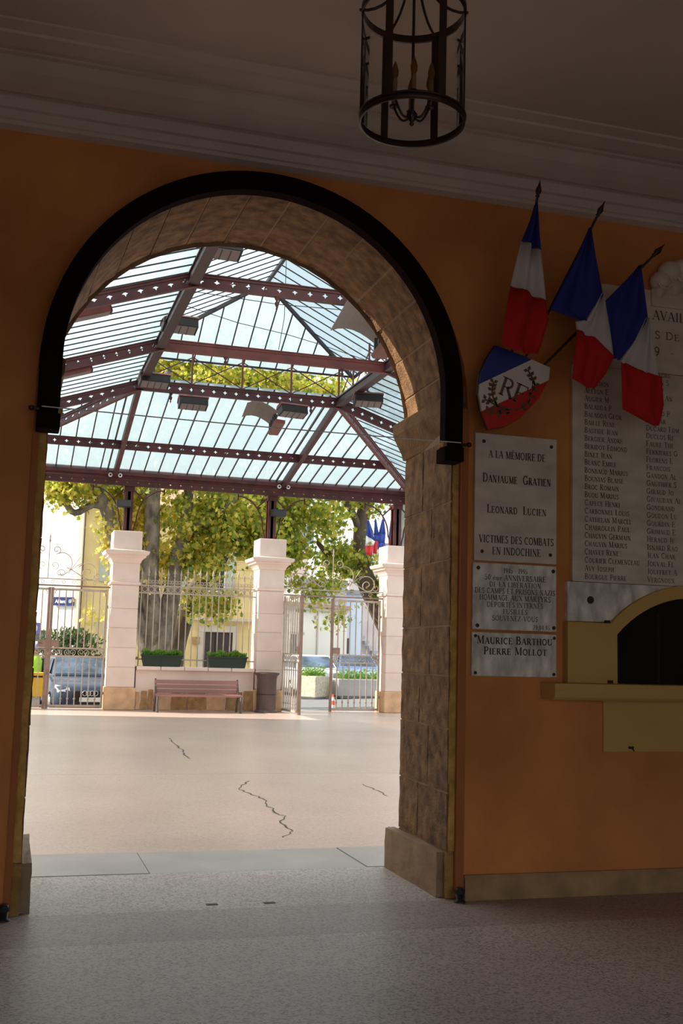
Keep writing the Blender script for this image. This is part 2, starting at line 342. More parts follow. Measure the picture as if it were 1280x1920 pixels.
for i in range(len(zs)-1):
    z0, z1 = zs[i]+g, zs[i+1]-g
    sp = [JY0, JY0+(0.55 if i % 2 else 0.36), JY1]
    for ya, yb in zip(sp, sp[1:]):
        ya2, yb2 = ya+g*(ya > JY0), yb-g*(yb < JY1)
        mm = stone_o if (i == 0 and ya == JY0) else stone
        b = MB(); rough_block(b, [(xr(ya2),ya2,z0),(2.66,ya2,z0),(2.66,yb2,z0),(xr(yb2),yb2,z0),(xr(ya2),ya2,z1),(2.66,ya2,z1),(2.66,yb2,z1),(xr(yb2),yb2,z1)]); b.build('stone', mm, arch)
        b = MB(); rough_block(b, [(0.0,ya2,z0),(xl(ya2),ya2,z0),(xl(yb2),yb2,z0),(0.0,yb2,z0),(0.0,ya2,z1),(xl(ya2),ya2,z1),(xl(yb2),yb2,z1),(0.0,yb2,z1)]); b.build('stone', mm, arch)
# mortar behind the joints
b = MB(); e_ = .004; b.prism([(xr(JY0)+e_,JY0+.004),(2.70,JY0+.004),(2.70,JY1-.006),(xr(JY1)+e_,JY1-.006)], XY, 0, 2.9); b.prism([(-.04,JY0+.004),(xl(JY0)-e_,JY0+.004),(xl(JY1)-e_,JY1-.006),(-.04,JY1-.006)], XY, 0, 2.9); b.build('mortar_bed', mortar, arch)
for xa, xb in ((xl(JY0)-.047, xl(JY0)-.002), (xr(JY0)+.002, xr(JY0)+.047)):
    b = MB()
    for k in range(12):
        za, zb = .27+k*.192, .27+(k+1)*.192; e = random.uniform(0, .010); e2 = random.uniform(0, .010); q = (xa, xb-e) if xa < 1 else (xa+e, xb); q2 = (xa, xb-e2) if xa < 1 else (xa+e2, xb)
        b.add([(q[0],6.146,za),(q[1],6.146,za),(q2[1],6.146,zb),(q2[0],6.146,zb),(q[0],6.16,za),(q[1],6.16,za),(q2[1],6.16,zb),(q2[0],6.16,zb)], [(0,1,2,3),(7,6,5,4),(0,4,5,1),(3,2,6,7),(0,3,7,4),(1,5,6,2)])
    b.build('ochre_render_edge', edge_o, arch)
# plinth blocks
for xs in ((2.475, 2.545), (0.09, 0.19)):
    b = MB(); rough_block(b, [(xs[0],6.20,0),(xs[1],6.20,0),(xs[1],7.13,0),(xs[0],7.13,0),(xs[0],6.20,0.257),(xs[1],6.20,0.257),(xs[1],7.13,0.257),(xs[0],7.13,0.257)], 4, 0.003); b.build('plinth_block', sill_grey, arch)
# impost mouldings
for sgn, xx in ((1, 2.545), (-1, 0.13)):
    P = [(0.08,2.735),(-0.0,2.735),(-0.012,2.78),(-0.045,2.84),(-0.075,2.90),(-0.078,2.975),(-0.03,3.01),(0.08,3.02)]
    b = MB(); b.prism([(xx+sgn*p, z) for p, z in P], XZ, JY0+0.01, JY1+0.02); b.build('impost', stone_i, arch, bevel=0.004)
# voussoirs
NV = 15
for k in range(NV):
    a0, a1 = 180-180*k/NV-0.35, 180-180*(k+1)/NV+0.35; m_ = 3
    b = MB(); bm = bmesh.new(); grid = {}
    for i in range(m_+1):
        a = math.radians(a0+(a1-a0)*i/m_)
        for j in range(7):
            y = JY0+(JY1-JY0)*j/6; r = 1.195+0.03*j/6
            for q, rr in ((0, r), (1, 1.30)):
                e = random.uniform(-0.003, 0.003) if q == 0 else 0
                if q == 0 and j == 6: e = random.uniform(-0.006, 0.014)
                grid[i,j,q] = (AX+(rr+e)*math.cos(a), y+random.uniform(-0.006,0.006), max(AZ, AZ+(rr+e)*math.sin(a)))
    key = list(grid); idx = {kk: n for n, kk in enumerate(key)}; fs = []
    for q in (0, 1):
        for i in range(m_):
            for j in range(6): fs.append((idx[i,j,q], idx[i+1,j,q], idx[i+1,j+1,q], idx[i,j+1,q]))
    for i in range(m_):
        for j in (0, 6): fs.append((idx[i,j,0], idx[i+1,j,0], idx[i+1,j,1], idx[i,j,1]))
    for j in range(6):
        for i in (0, m_): fs.append((idx[i,j,0], idx[i,j+1,0], idx[i,j+1,1], idx[i,j,1]))
    b.add([grid[kk] for kk in key], fs); bm.free(); b.build('voussoir', stone, arch)
b = MB(); P = arcp(AX, AZ, 1.203, 0, 180, 24); P_ = arcp(AX, AZ, 1.233, 0, 180, 24); Q = arcp(AX, AZ, 1.29, 0, 180, 24)
for i in range(24): b.add([(P[i][0],JY0+.015,P[i][1]),(P[i+1][0],JY0+.015,P[i+1][1]),(P_[i+1][0],JY1-.02,P_[i+1][1]),(P_[i][0],JY1-.02,P_[i][1])], [(0,1,2,3)])
for i in range(24):
    for y in (JY0+.015, JY1-.02): b.add([(P[i][0],y,P[i][1]),(P[i+1][0],y,P[i+1][1]),(Q[i+1][0],y,Q[i+1][1]),(Q[i][0],y,Q[i][1])], [(0,1,2,3)])
b.build('arch_mortar', mortar, arch)
# painted return beside the stone, baseboards, door stops
b = MB(); b.box(2.562, 6.105, 0.05, 2.607, 6.16, 2.9); struct(b.build('trim_1', orange_d))
b = MB(); b.box(0.056, 6.105, 0.05, 0.088, 6.16, 2.9); struct(b.build('trim_2', orange_d))
b = MB(); b.prism([(6.12,0),(6.085,0),(6.088,0.12),(6.10,0.14),(6.12,0.14)], YZ, 2.61, 7.4); struct(b.build('baseboard_right', base_m))
b = MB(); b.prism([(6.12,0),(6.085,0),(6.088,0.12),(6.10,0.14),(6.12,0.14)], YZ, -3.2, 0.03); struct(b.build('baseboard_left', base_m))
for x, y, lab in ((2.565, 6.06, 'small dark metal door stop on the floor at the right foot of the arch'), (0.06, 6.06, 'small dark metal door stop on the floor at the left foot of the arch')):
    t = thing('door_stop', (x, y, 0), lab, 'door stop', 'door stops of the arch')
    MB().lathe([(0.034,0),(0.034,0.01),(0.022,0.014),(0.024,0.075),(0.018,0.082)], (x, y, 0), 14).build('post', dark_metal, t)
    MB().lathe([(0.03,0.05),(0.03,0.07)], (x, y, 0), 14).build('rubber_ring', tyre, t)

# dark arched band in front of the arch
t = thing('arch_curtain_track', (1.295, 6.03, 2.55), 'dark burgundy metal band curving around the arch opening', 'arch frame')
b = MB(); cx, cz, ro, ri = 1.295, 2.94, 1.222, 1.11; n = 48
ang = [180-180*i/n for i in range(n+1)]
O = [(cx-ro, 2.62)] + [(cx+ro*math.cos(math.radians(a)), cz+ro*math.sin(math.radians(a))) for a in ang] + [(cx+ro, 2.62)]
I = [(cx-ri, 2.62)] + [(cx+ri*math.cos(math.radians(a)), cz+ri*math.sin(math.radians(a))) for a in ang] + [(cx+ri, 2.62)]
for i in range(len(O)-1):
    q = [O[i], O[i+1], I[i+1], I[i]]
    b.add([(p[0],5.99,p[1]) for p in q]+[(p[0],6.075,p[1]) for p in q], [(0,1,2,3),(7,6,5,4),(0,4,5,1),(3,2,6,7)])
b.build('band', black_band, t)
b = MB()
for i in range(len(O)-1):
    q = [O[i], O[i+1]]; b.bar((O[i][0],6.09,O[i][1]), (O[i+1][0],6.09,O[i+1][1]), 0.05, 0.012, Vector((O[i][0]-cx,0,O[i][1]-cz)))
b.build('back_flange', black_band, t)
for sx, hx in ((-1, 0.05), (1, 2.545)):
    xm = cx+sx*(ro+ri)/2
    b = MB(); b.box(xm-0.062, 5.975, 2.545, xm+0.062, 6.118, 2.632); b.build('end_bracket', black_band, t, bevel=0.006)
    b = MB(); b.tube([(xm+sx*0.05,5.985,2.648),(hx+sx*0.01,5.985,2.652)], 0.009); b.lathe([(0.0,-.016),(0.016,-0.008),(0.016,0.008),(0,0.016)], (hx+sx*0.012,5.985,2.652), 10); b.build('hook', bronze, t)
    b = MB(); b.box(xm-sx*0.06-0.012, 5.98, 2.632, xm-sx*0.06+0.012, 6.06, 2.66); b.build('guide_plate', stone_o, t)
b = MB(); b.tube([(0.09,5.972,2.662),(0.7,5.972,2.655),(1.3,5.972,2.652),(1.9,5.972,2.654),(2.5,5.972,2.658)], 0.0035, 6)
tag(b.build('stretched_wire', cable_m), 'thin pale wire stretched level across the arch', 'wire')

# ------------------------------------------------------------------ lettering
T_, m_w, t_ = 0.155, 0.125, 0.06
def Ea(cx, cy, rx, ry, a0, a1, n=9): return [(cx+rx*math.cos(math.radians(a0+(a1-a0)*i/n)), cy+ry*math.sin(math.radians(a0+(a1-a0)*i/n))) for i in range(n+1)]
S1 = lambda x: (T_, [(x,0),(x,1)])
GL = {
 'A': (.80, [(t_,[(.06,0),(.39,1)]),(T_,[(.39,1),(.72,0)]),(t_,[(.17,.34),(.6,.34)])], [(.06,0),(.72,0)]),
 'B': (.70, [S1(.15),(t_,[(.15,.97),(.36,.97)]),(t_,[(.15,.52),(.38,.52)]),(t_,[(.15,.03),(.38,.03)]),(m_w,Ea(.36,.75,.18,.22,90,-90)),(m_w,Ea(.38,.27,.22,.24,90,-90))], [(.13,0),(.13,1)]),
 'C': (.80, [(m_w,Ea(.43,.5,.34,.46,50,310,14)),(t_,[(.66,.68),(.67,1)])], []),
 'D': (.82, [S1(.15),(t_,[(.15,.97),(.36,.97)]),(t_,[(.15,.03),(.36,.03)]),(m_w,Ea(.34,.5,.36,.47,90,-90,12))], [(.13,0),(.13,1)]),
 'E': (.66, [S1(.15),(t_,[(.1,.97),(.56,.97)]),(t_,[(.15,.52),(.46,.52)]),(t_,[(.1,.03),(.58,.03)]),(t_,[(.56,1),(.56,.82)]),(t_,[(.58,0),(.6,.2)]),(t_,[(.46,.42),(.46,.62)])], [(.13,0),(.13,1)]),
 'F': (.62, [S1(.15),(t_,[(.1,.97),(.56,.97)]),(t_,[(.15,.52),(.44,.52)]),(t_,[(.56,1),(.56,.8)]),(t_,[(.44,.42),(.44,.62)])], [(.15,0),(.13,1)]),
 'G': (.86, [(m_w,Ea(.43,.5,.34,.46,50,320,14)),(T_,[(.70,.06),(.70,.44)]),(t_,[(.54,.43),(.84,.43)]),(t_,[(.68,.68),(.69,1)])], []),
 'H': (.84, [S1(.16),S1(.68),(t_,[(.16,.52),(.68,.52)])], [(.16,0),(.16,1),(.68,0),(.68,1)]),
 'I': (.36, [S1(.18)], [(.18,0),(.18,1)]),
 'J': (.46, [(T_,[(.28,1),(.28,.1)]),(t_,Ea(.14,.1,.14,.2,0,-140,6))], [(.28,1)]),
 'K': (.80, [S1(.16),(t_,[(.64,1),(.18,.44)]),(T_,[(.32,.58),(.70,0)])], [(.16,0),(.16,1),(.64,1),(.70,0)]),
 'L': (.64, [S1(.16),(t_,[(.1,.03),(.56,.03)]),(t_,[(.56,0),(.58,.24)])], [(.16,0),(.16,1)]),
 'M': (.98, [(t_,[(.13,0),(.15,1)]),(T_,[(.16,1),(.48,.06)]),(t_,[(.48,.06),(.8,1)]),(T_,[(.83,1),(.83,0)])], [(.13,0),(.13,1),(.83,0),(.85,1)]),
 'N': (.84, [(t_,[(.14,0),(.14,1)]),(T_,[(.14,1),(.68,0)]),(t_,[(.68,0),(.68,1)])], [(.14,0),(.12,1),(.68,1)]),
 'O': (.86, [(m_w,Ea(.43,.5,.34,.46,0,360,20))], []),
 'P': (.66, [S1(.16),(t_,[(.16,.97),(.36,.97)]),(t_,[(.16,.46),(.36,.46)]),(m_w,Ea(.36,.715,.2,.26,90,-90))], [(.16,0),(.13,1)]),
 'Q': (.86, [(m_w,Ea(.43,.5,.34,.46,0,360,20)),(T_,[(.5,.15),(.8,-.15)])], []),
 'R': (.78, [S1(.16),(t_,[(.16,.97),(.36,.97)]),(t_,[(.16,.50),(.36,.50)]),(m_w,Ea(.36,.735,.2,.235,90,-90)),(T_,[(.36,.5),(.68,0)])], [(.16,0),(.13,1),(.70,0)]),
 'S': (.62, [(m_w,Ea(.30,.74,.19,.22,30,255,9)+Ea(.31,.27,.20,.24,80,-150,9)),(t_,[(.48,.76),(.49,1)]),(t_,[(.11,0),(.12,.25)])], []),
 'T': (.74, [S1(.37),(t_,[(.04,.97),(.70,.97)]),(t_,[(.05,1),(.05,.8)]),(t_,[(.69,1),(.69,.8)])], [(.37,0)]),
 'U': (.84, [(T_,[(.16,1),(.16,.3)]),(m_w,Ea(.42,.3,.26,.27,180,360,9)),(t_,[(.68,.3),(.68,1)])], [(.16,1),(.68,1)]),
 'V': (.78, [(T_,[(.08,1),(.40,0)]),(t_,[(.40,0),(.72,1)])], [(.08,1),(.72,1)]),
 'X': (.78, [(T_,[(.1,1),(.68,0)]),(t_,[(.66,1),(.1,0)])], [(.1,1),(.68,0),(.66,1),(.1,0)]),
 'Y': (.74, [(T_,[(.06,1),(.37,.48)]),(t_,[(.68,1),(.37,.48)]),(T_,[(.37,.5),(.37,0)])], [(.06,1),(.68,1),(.37,0)]),
 'Z': (.70, [(t_,[(.08,.97),(.62,.97)]),(T_,[(.6,.97),(.1,.03)]),(t_,[(.06,.03),(.64,.03)]),(t_,[(.08,.97),(.08,.78)]),(t_,[(.63,.03),(.64,.24)])], []),
 '0': (.60, [(m_w,Ea(.3,.5,.2,.46,0,360,18))], []), '1': (.44, [S1(.24),(t_,[(.24,1),(.1,.85)])], [(.24,0)]),
 '2': (.58, [(m_w,Ea(.28,.74,.18,.23,160,-30,8)+[(.08,.04)]),(t_,[(.06,.05),(.52,.05)])], []),
 '4': (.60, [(T_,[(.42,0),(.42,1)]),(t_,[(.42,1),(.05,.3)]),(t_,[(.05,.3),(.56,.3)])], [(.42,0)]),
 '5': (.58, [(t_,[(.14,1),(.48,1)]),(t_,[(.14,1),(.12,.55)]),(m_w,Ea(.26,.32,.21,.27,110,-150,10))], []),
 '9': (.60, [(m_w,Ea(.29,.68,.19,.28,0,360,14)),(m_w,[(.48,.7),(.44,.3),(.22,.02)])], []),
 '-': (.50, [(t_,[(.1,.42),(.4,.42)])], []), '.': (.28, [(T_,[(.08,.06),(.22,.06)])], []),
 'e': (.48, [(m_w*.9,Ea(.24,.3,.17,.26,10,320,12)),(t_,[(.08,.33),(.41,.33)])], []),
 'm': (.84, [(m_w,[(.14,0),(.14,.58)]),(m_w,[(.42,0),(.42,.5)]),(m_w,[(.70,0),(.70,.5)]),(t_,[(.14,.5),(.28,.58),(.42,.48)]),(t_,[(.42,.5),(.56,.58),(.70,.48)])], [(.14,0),(.42,0),(.70,0)]),
}
ACC = {'É': ('E', 1), 'È': ('E', -1), 'é': ('e', 1), 'è': ('e', -1), 'Ç': ('C', 0)}
def text_width(s, smallcaps):
    w = 0; first = True
    for ch in s:
        if ch == ' ': w += .42; first = True; continue
        gch = ACC.get(ch, (ch, 0))[0]; k = 1.0 if (first or not smallcaps) else 0.8
        w += GL[gch][0]*k + .07; first = False
    return w
def lettering(s, xc, z, h, width, y, mt, parent, align='c', smallcaps=False, bold=1.0):
    """one line of cut letters lying just in front of the plane Y = y, fitted to a width"""
    b = MB(); w0 = text_width(s, smallcaps); sx = width/w0 if width else h
    x = xc - (w0*sx/2 if align == 'c' else (0 if align == 'l' else w0*sx)); first = True; yy = y-0.0012
    def quad(p, q, th):
        dx, dz = (q[0]-p[0])*sx, (q[1]-p[1])*h; L = math.hypot(dx, dz)
        if L < 1e-7: return
        nx, nz = -dz/L*th*h/2, dx/L*th*h/2
        P = (x+p[0]*kk*sx, z+p[1]*kk*h); Q = (x+q[0]*kk*sx, z+q[1]*kk*h)
        b.add([(P[0]+nx,yy,P[1]+nz),(P[0]-nx,yy,P[1]-nz),(Q[0]-nx,yy,Q[1]-nz),(Q[0]+nx,yy,Q[1]+nz)], [(0,1,2,3)])
    for ch in s:
        if ch == ' ': x += .42*sx; first = True; continue
        gch, acc = ACC.get(ch, (ch, None)); kk = 1.0 if (first or not smallcaps) else 0.8
        gw, strokes, ser = GL[gch]
        for th, pts in strokes:
            for p, q in zip(pts, pts[1:]): quad(p, q, th*bold*(kk if kk == 1 else .9))
        for px, pz in ser:
            dz = .03 if pz == 0 else -.03; quad((px-.13, pz+dz), (px+.13, pz+dz), t_*bold)
        top = .62 if gch.islower() else 1.0
        if acc == 1: quad((.26, top+.06), (.42, top+.24), .09)
        if acc == -1: quad((.28, top+.24), (.42, top+.06), .09)
        x += (gw*kk+.07)*sx; first = False
    return b.build('lettering', mt, parent)
def screw(x, z, y, r, parent):
    b = MB(); n = 10; P = [(x+r*math.cos(2*PI*k/n), z+r*math.sin(2*PI*k/n)) for k in range(n)]; Q = [(x+.5*r*math.cos(2*PI*k/n), z+.5*r*math.sin(2*PI*k/n)) for k in range(n)]
    b.prism(P, XZ, y-0.004, y); b.prism(Q, XZ, y-0.008, y-0.004); b.build('screw', screw_m, parent)
def plaque(x0, x1, z0, z1, m_, label, y0=6.092):
    t = thing('memorial_plaque', ((x0+x1)/2, WY, z0), label, 'plaque', 'small marble plaques beside the arch')
    b = MB(); b.box(x0, y0, z0, x1, WY, z1); b.build('slab', m_, t, bevel=0.004); return t
t = plaque(2.645, 3.195, 1.974, 2.756, marble, 'tall cream marble plaque naming Indochina victims, topmost of the three plaques')
for s, z, w, h in (('A LA MÉMOIRE DE', 2.607, 0.385, .046), ('DANJAUME  GRATIEN', 2.455, .46, .056), ('LEONARD  LUCIEN', 2.268, .40, .052), ('VICTIMES DES COMBATS', 2.085, .50, .046), ('EN INDOCHINE', 2.015, .325, .046)):
    lettering(s, 2.925, z, h, w, 6.092, letter, t, smallcaps=s[0] in 'DL')
for x, z in ((2.70,2.705),(3.155,2.705),(2.695,2.03),(3.15,2.03)): screw(x, z, 6.092, .011, t)
t = plaque(2.639, 3.193, 1.562, 1.962, marble_w, 'square white marble plaque dated 1945 to 1995, middle of the three plaques')
for i, (s, w, h) in enumerate((('1945 - 1995', .16, .030), ('50 ème ANNIVERSAIRE', .405, .033), ('DE LA LIBÉRATION', .345, .031), ('DES CAMPS ET PRISONS NAZIS', .535, .033), ('HOMMAGE AUX MARTYRS', .475, .033), ('DÉPORTÉS INTERNÉS', .375, .031), ('FUSILLÉS', .165, .031), ('SOUVENEZ-VOUS', .305, .031))):
    lettering(s, 2.918, 1.905-i*.0405-(.004 if i else 0), h, w, 6.092, letter, t)
lettering('29.04.95', 3.150, 1.570, .027, .115, 6.092, letter, t, align='r')
for x, z in ((2.672,1.93),(3.17,1.93),(2.67,1.585),(3.175,1.585)): screw(x, z, 6.092, .012, t)
t = plaque(2.638, 3.194, 1.286, 1.546, marble_w, 'wide white marble plaque with two bold names, lowest of the three plaques')
lettering('MAURICE BARTHOU', 2.918, 1.478, .048, .50, 6.092, letter, t, smallcaps=True, bold=1.25)
lettering('PIERRE MOLLOT', 2.922, 1.415, .046, .42, 6.092, letter, t, smallcaps=True, bold=1.25)
for x, z in ((2.658,1.523),(3.178,1.523),(2.66,1.305),(3.176,1.305)): screw(x, z, 6.092, .010, t)

# ------------------------------------------------------------------ big marble roll of names
t = thing('memorial_roll', (4.15, WY, 1.63), 'large stepped marble memorial covered with rows of engraved names', 'memorial')
b = MB(); b.box(3.30, 6.085, 1.876, 5.0, WY, 3.25); b.build('name_slab', marble, t, bevel=0.004)
b = MB(); b.box(3.505, 6.08, 3.252, 4.8, WY, 3.80); b.build('title_slab', marble, t, bevel=0.004)
b = MB(); zc, xc_, rr = 1.04, 4.15, 0.842; base = [(3.263,1.632),(3.263,1.874),(5.037,1.874),(5.037,1.632)] + [(xc_+rr*math.cos(math.radians(a)), zc+rr*math.sin(math.radians(a))) for a in range(45, 136, 6)]
P2 = [p for p in arcp(xc_, zc, rr, 135.2, 44.8, 16) if p[1] > 1.632]
for (xa, za), (xb, zb) in zip([(3.263,1.632),(P2[0][0],1.632)]+P2, [(P2[0][0],1.632)]+P2+[(5.037,1.632)]):
    if abs(xb-xa) < 1e-6: continue
    zb2 = zb if xb < 5.0 else 1.632
    b.add([(xa,6.083,za),(xb,6.083,zb2),(xb,6.083,1.873),(xa,6.083,1.873),(xa,WY,za),(xb,WY,zb2),(xb,WY,1.873),(xa,WY,1.873)], [(0,1,2,3),(7,6,5,4),(0,4,5,1),(3,2,6,7),(1,5,6,2),(0,3,7,4)])
b.build('base_slab', marble_w, t)
c1 = ['RISTE', 'AGUILHON', 'ALETON E', 'AUGIER M', 'BALADDA P', 'BALADDA GEOR', 'BAILLE RENE', 'BASTIDE JEAN', 'BERGIER ANDRE', 'BERIDOT EDMOND', 'BINET JEAN', 'BLANC EMILE', 'BONBAUD MARIUS', 'BOUNIAS BLAISE', 'BROC ROMAIN', 'BUOU MARIUS', 'CAPECE HENRI', 'CARBONNEL LOUIS', 'CATHELAN MARCEL', 'CHABROULIN PAUL', 'CHAUVIN GERMAIN', 'CHAUVIN MARIUS', 'CHAVET RENE', 'COURIER CLEMENCEAU', 'AVY JOSEPH', 'BOURGUE PIERRE']
c2 = ['ER ANDRE', 'DEGRIN S', 'DES YV', 'DUMAS AN', 'PELLE', 'DORIZO P', 'DE MAR', 'DUCARD EDM', 'DUCLOS RE', 'FAURE THE', 'FERRIERES G', 'FLORENS L', 'FRANÇOIS', 'GANDON AL', 'GAUTHIER S', 'GIRAUD JO', 'GIVAUDAN AL', 'GONDRAND', 'GOUDON LU', 'GOURDIN E', 'GRIMAUD E', 'HERAUD JE', 'ISNARD RAO', 'JEAN CHAR', 'JOUVAL FE', 'JOUFFRET A', 'VERGNOUX']
for i, s in enumerate(c1):
    z = 1.893 + (len(c1)-1-i)*0.0512; lettering(s, 3.382, z, .036, min(.39, .032*text_width(s, True)), 6.085, letter_f, t, align='l', smallcaps=True)
for i, s in enumerate(c2):
    z = 1.893 + (len(c2)-1-i)*0.0512; lettering(s, 3.822, z, .036, .034*text_width(s, True), 6.085, letter_f, t, align='l', smallcaps=True)
lettering('AVAIL', 3.875, 3.605, .062, .245, 6.08, letter_f, t, align='l')
lettering('S DE', 3.888, 3.478, .052, .19, 6.08, letter_f, t, align='l', smallcaps=True)
lettering('9  -', 3.882, 3.362, .062, .16, 6.08, letter_f, t, align='l')
screw(3.42, 1.765, 6.083, .024, t)
# carved garland on top
orn = MB()
for k, (x, z, r) in enumerate(((3.93,3.86,.075),(4.0,3.93,.085),(4.09,3.96,.08),(4.18,3.97,.09),(3.92,3.79,.05),(4.02,3.83,.07),(4.12,3.86,.08),(4.24,3.88,.07))):
    orn.lathe([(0.001,-r*.9),(r*.6,-r*.7),(r*.95,-r*.2),(r*.95,r*.3),(r*.5,r*.8),(0.001,r*.95)], (x, 6.075, z), 10)
for k in range(5):
    orn.tube([(p[0], 6.03, p[1]) for p in spiral(3.95+.07*k, 3.86+.03*(k % 3), .065, .012, 200, 200+420, 14)], .011, 6)
orn.box(3.86, 6.06, 3.69, 4.6, WY, 3.80)
orn.v = [(x, min(y, WY), z) for x, y, z in orn.v]
orn.build('carved_garland', marble, t)

# ------------------------------------------------------------------ ticket window
t = thing('ticket_window', (4.15, WY, 0.83), 'arched ticket window with ochre surround, dark glass and projecting sill', 'window')
b = MB()
for s_ in (-1, 1):
    xa, xb = 4.15+s_*0.90, 4.15+s_*0.56; x0, x1 = min(xa, xb), max(xa, xb); b.box(x0, 6.055, 1.258, x1, WY, 1.557)
zc, ri, ro = 1.04, .763, .842
for k in range(24):
    f = lambda q, r: (4.15-0.56+1.12*q/24, math.sqrt(r*r-(-0.56+1.12*q/24)**2)+zc)
    (xa, za), (xb, zb) = f(k, ri), f(k+1, ri); (xc2, zc2), (xd, zd) = f(k, ro), f(k+1, ro)
    b.add([(xa,6.055,za),(xb,6.055,zb),(xd,6.055,zd),(xc2,6.055,zc2),(xa,WY,za),(xb,WY,zb),(xd,WY,zd),(xc2,WY,zc2)], [(0,1,2,3),(7,6,5,4),(0,4,5,1),(3,2,6,7)])
for s_ in (-1, 1):
    b.prism([(4.15+s_*0.90,1.557),(4.15+s_*0.56,1.557),(4.15+s_*0.56,math.sqrt(ro*ro-.56**2)+zc),(4.15+s_*.602,1.625),(4.15+s_*.90,1.625)], XZ, 6.055, WY)
b.build('surround', ochre, t)
P = [(3.592,1.258)] + [(4.15+.558*u, math.sqrt(.761**2-(.558*u)**2)+zc) for u in [-1+q/10 for q in range(21)]] + [(4.708,1.258)]
b = MB(); b.prism(P, XZ, 6.098, 6.112); gl = b.build('glass_pane', black_glass, t)
b = MB(); b.box(3.900, 6.088, 1.27, 3.906, 6.098, 1.70); b.build('glazing_strip', bronze, t)
b = MB(); b.prism([(6.12,1.158),(5.955,1.158),(5.935,1.175),(5.925,1.215),(5.93,1.256),(6.12,1.258)], YZ, 3.10, 5.2); b.build('sill', ochre, t, bevel=0.004)
b = MB(); b.box(3.522, 6.108, .845, 4.78, WY, 1.157); b.build('apron_panel', ochre, t)
for x, z in ((3.515,1.632),(3.535,1.268)):
    b = MB(); b.box(x-.014, 6.035, z-.008, x+.014, 6.056, z+.010); b.build('catch', dark_metal, t)
b = MB(); b.box(3.695,6.09,.862,3.722,6.11,.876); b.tube([(3.715,6.1,.866),(3.73,6.1,.848)], .0035, 6); b.build('hook', dark_metal, t)

# ------------------------------------------------------------------ shield and flags
t = thing('flag_shield', (2.83, 6.0, 2.75), 'tricolour shield flag holder with RF monogram and wreath', 'shield')
out = [(2.705,3.268),(2.889,3.221),(3.069,3.166),(3.059,3.091),(2.991,2.965),(2.874,2.839),(2.769,2.774),(2.665,2.749),(2.619,2.843),(2.597,2.955),(2.609,3.087),(2.650,3.183)]
def clip(poly, a, c, keep):
    o = []; f = lambda p: (keep)*((c[0]-a[0])*(p[1]-a[1])-(c[1]-a[1])*(p[0]-a[0]))
    for i in range(len(poly)):
        p, q = poly[i], poly[(i+1) % len(poly)]; fp, fq = f(p), f(q)
        if fp >= 0: o.append(p)
        if fp*fq < 0: s_ = fp/(fp-fq); o.append((p[0]+(q[0]-p[0])*s_, p[1]+(q[1]-p[1])*s_))
    return o
L1, L2 = ((2.599,3.017),(2.883,3.171)), ((2.629,2.860),(3.051,3.081))
MB().prism(clip(out, *L1, 1), XZ, 5.94, 5.962).build('blue_field', shield_b, t)
MB().prism(clip(clip(out, *L1, -1), *L2, 1), XZ, 5.94, 5.962).build('white_field', shield_w, t)
MB().prism(clip(out, *L2, -1), XZ, 5.94, 5.962).build('red_field', shield_r, t)
MB().prism([(2.83+(x-2.83)*1.015, 3.0+(z-3.0)*1.015) for x, z in out], XZ, 5.962, 5.975).build('backing', bronze, t)
b = MB(); b.box(2.78, 5.97, 2.95, 2.9, WY, 3.08); b.build('wall_mount', bronze, t)
mono = lettering('R', 2.775, 2.945, .118, .112, 5.94, gilt, t); mono.rotation_euler = (0, 0, 0)
def tilt(o, cx, cz, ang):
    ox = wloc(o.parent); ca, sa = math.cos(ang), math.sin(ang)
    for v in o.data.vertices:
        x, z = v.co.x+ox.x-cx, v.co.z+ox.z-cz; v.co.x = cx+x*ca-z*sa-ox.x; v.co.z = cz+x*sa+z*ca-ox.z
for mm in (mono, lettering('F', 2.862, 2.945, .118, .10, 5.9385, gilt, t)): tilt(mm, 2.80, 2.96, -0.33); mm.name = 'monogram'
def wreath(pts, name):
    b = MB()
    for i in range(len(pts)-1):
        (x0, z0), (x1, z1) = pts[i], pts[i+1]; L = math.hypot(x1-x0, z1-z0); ux, uz = (x1-x0)/L, (z1-z0)/L
        b.bar((x0,5.937,z0), (x1,5.937,z1), .004, .009)
        for sd in (-1, 1):
            ax, az = ux*.6-uz*sd*.8, uz*.6+ux*sd*.8; w = .011; l = .034
            b.prism([(x1,z1),(x1+ax*l*.5-az*w,z1+az*l*.5+ax*w),(x1+ax*l,z1+az*l),(x1+ax*l*.5+az*w,z1+az*l*.5-ax*w)], XZ, 5.935, 5.939)
    b.build(name, gilt, t)
wreath([(2.72,2.885),(2.70,2.92),(2.685,2.955),(2.682,2.985),(2.684,3.01),(2.69,3.035)], 'laurel')
wreath([(2.93,2.985),(2.955,3.015),(2.965,3.045),(2.955,3.075),(2.94,3.10),(2.92,3.13)], 'oak_branch')
wreath([(2.83,2.89),(2.79,2.875),(2.75,2.88),(2.71,2.895),(2.67,2.915),(2.64,2.925)], 'bow_sprig')
wreath([(2.80,2.86),(2.74,2.85),(2.69,2.855),(2.66,2.86)], 'bow_sprig')
wreath([(2.84,2.88),(2.88,2.90),(2.92,2.93),(2.94,2.97)], 'oak_branch')

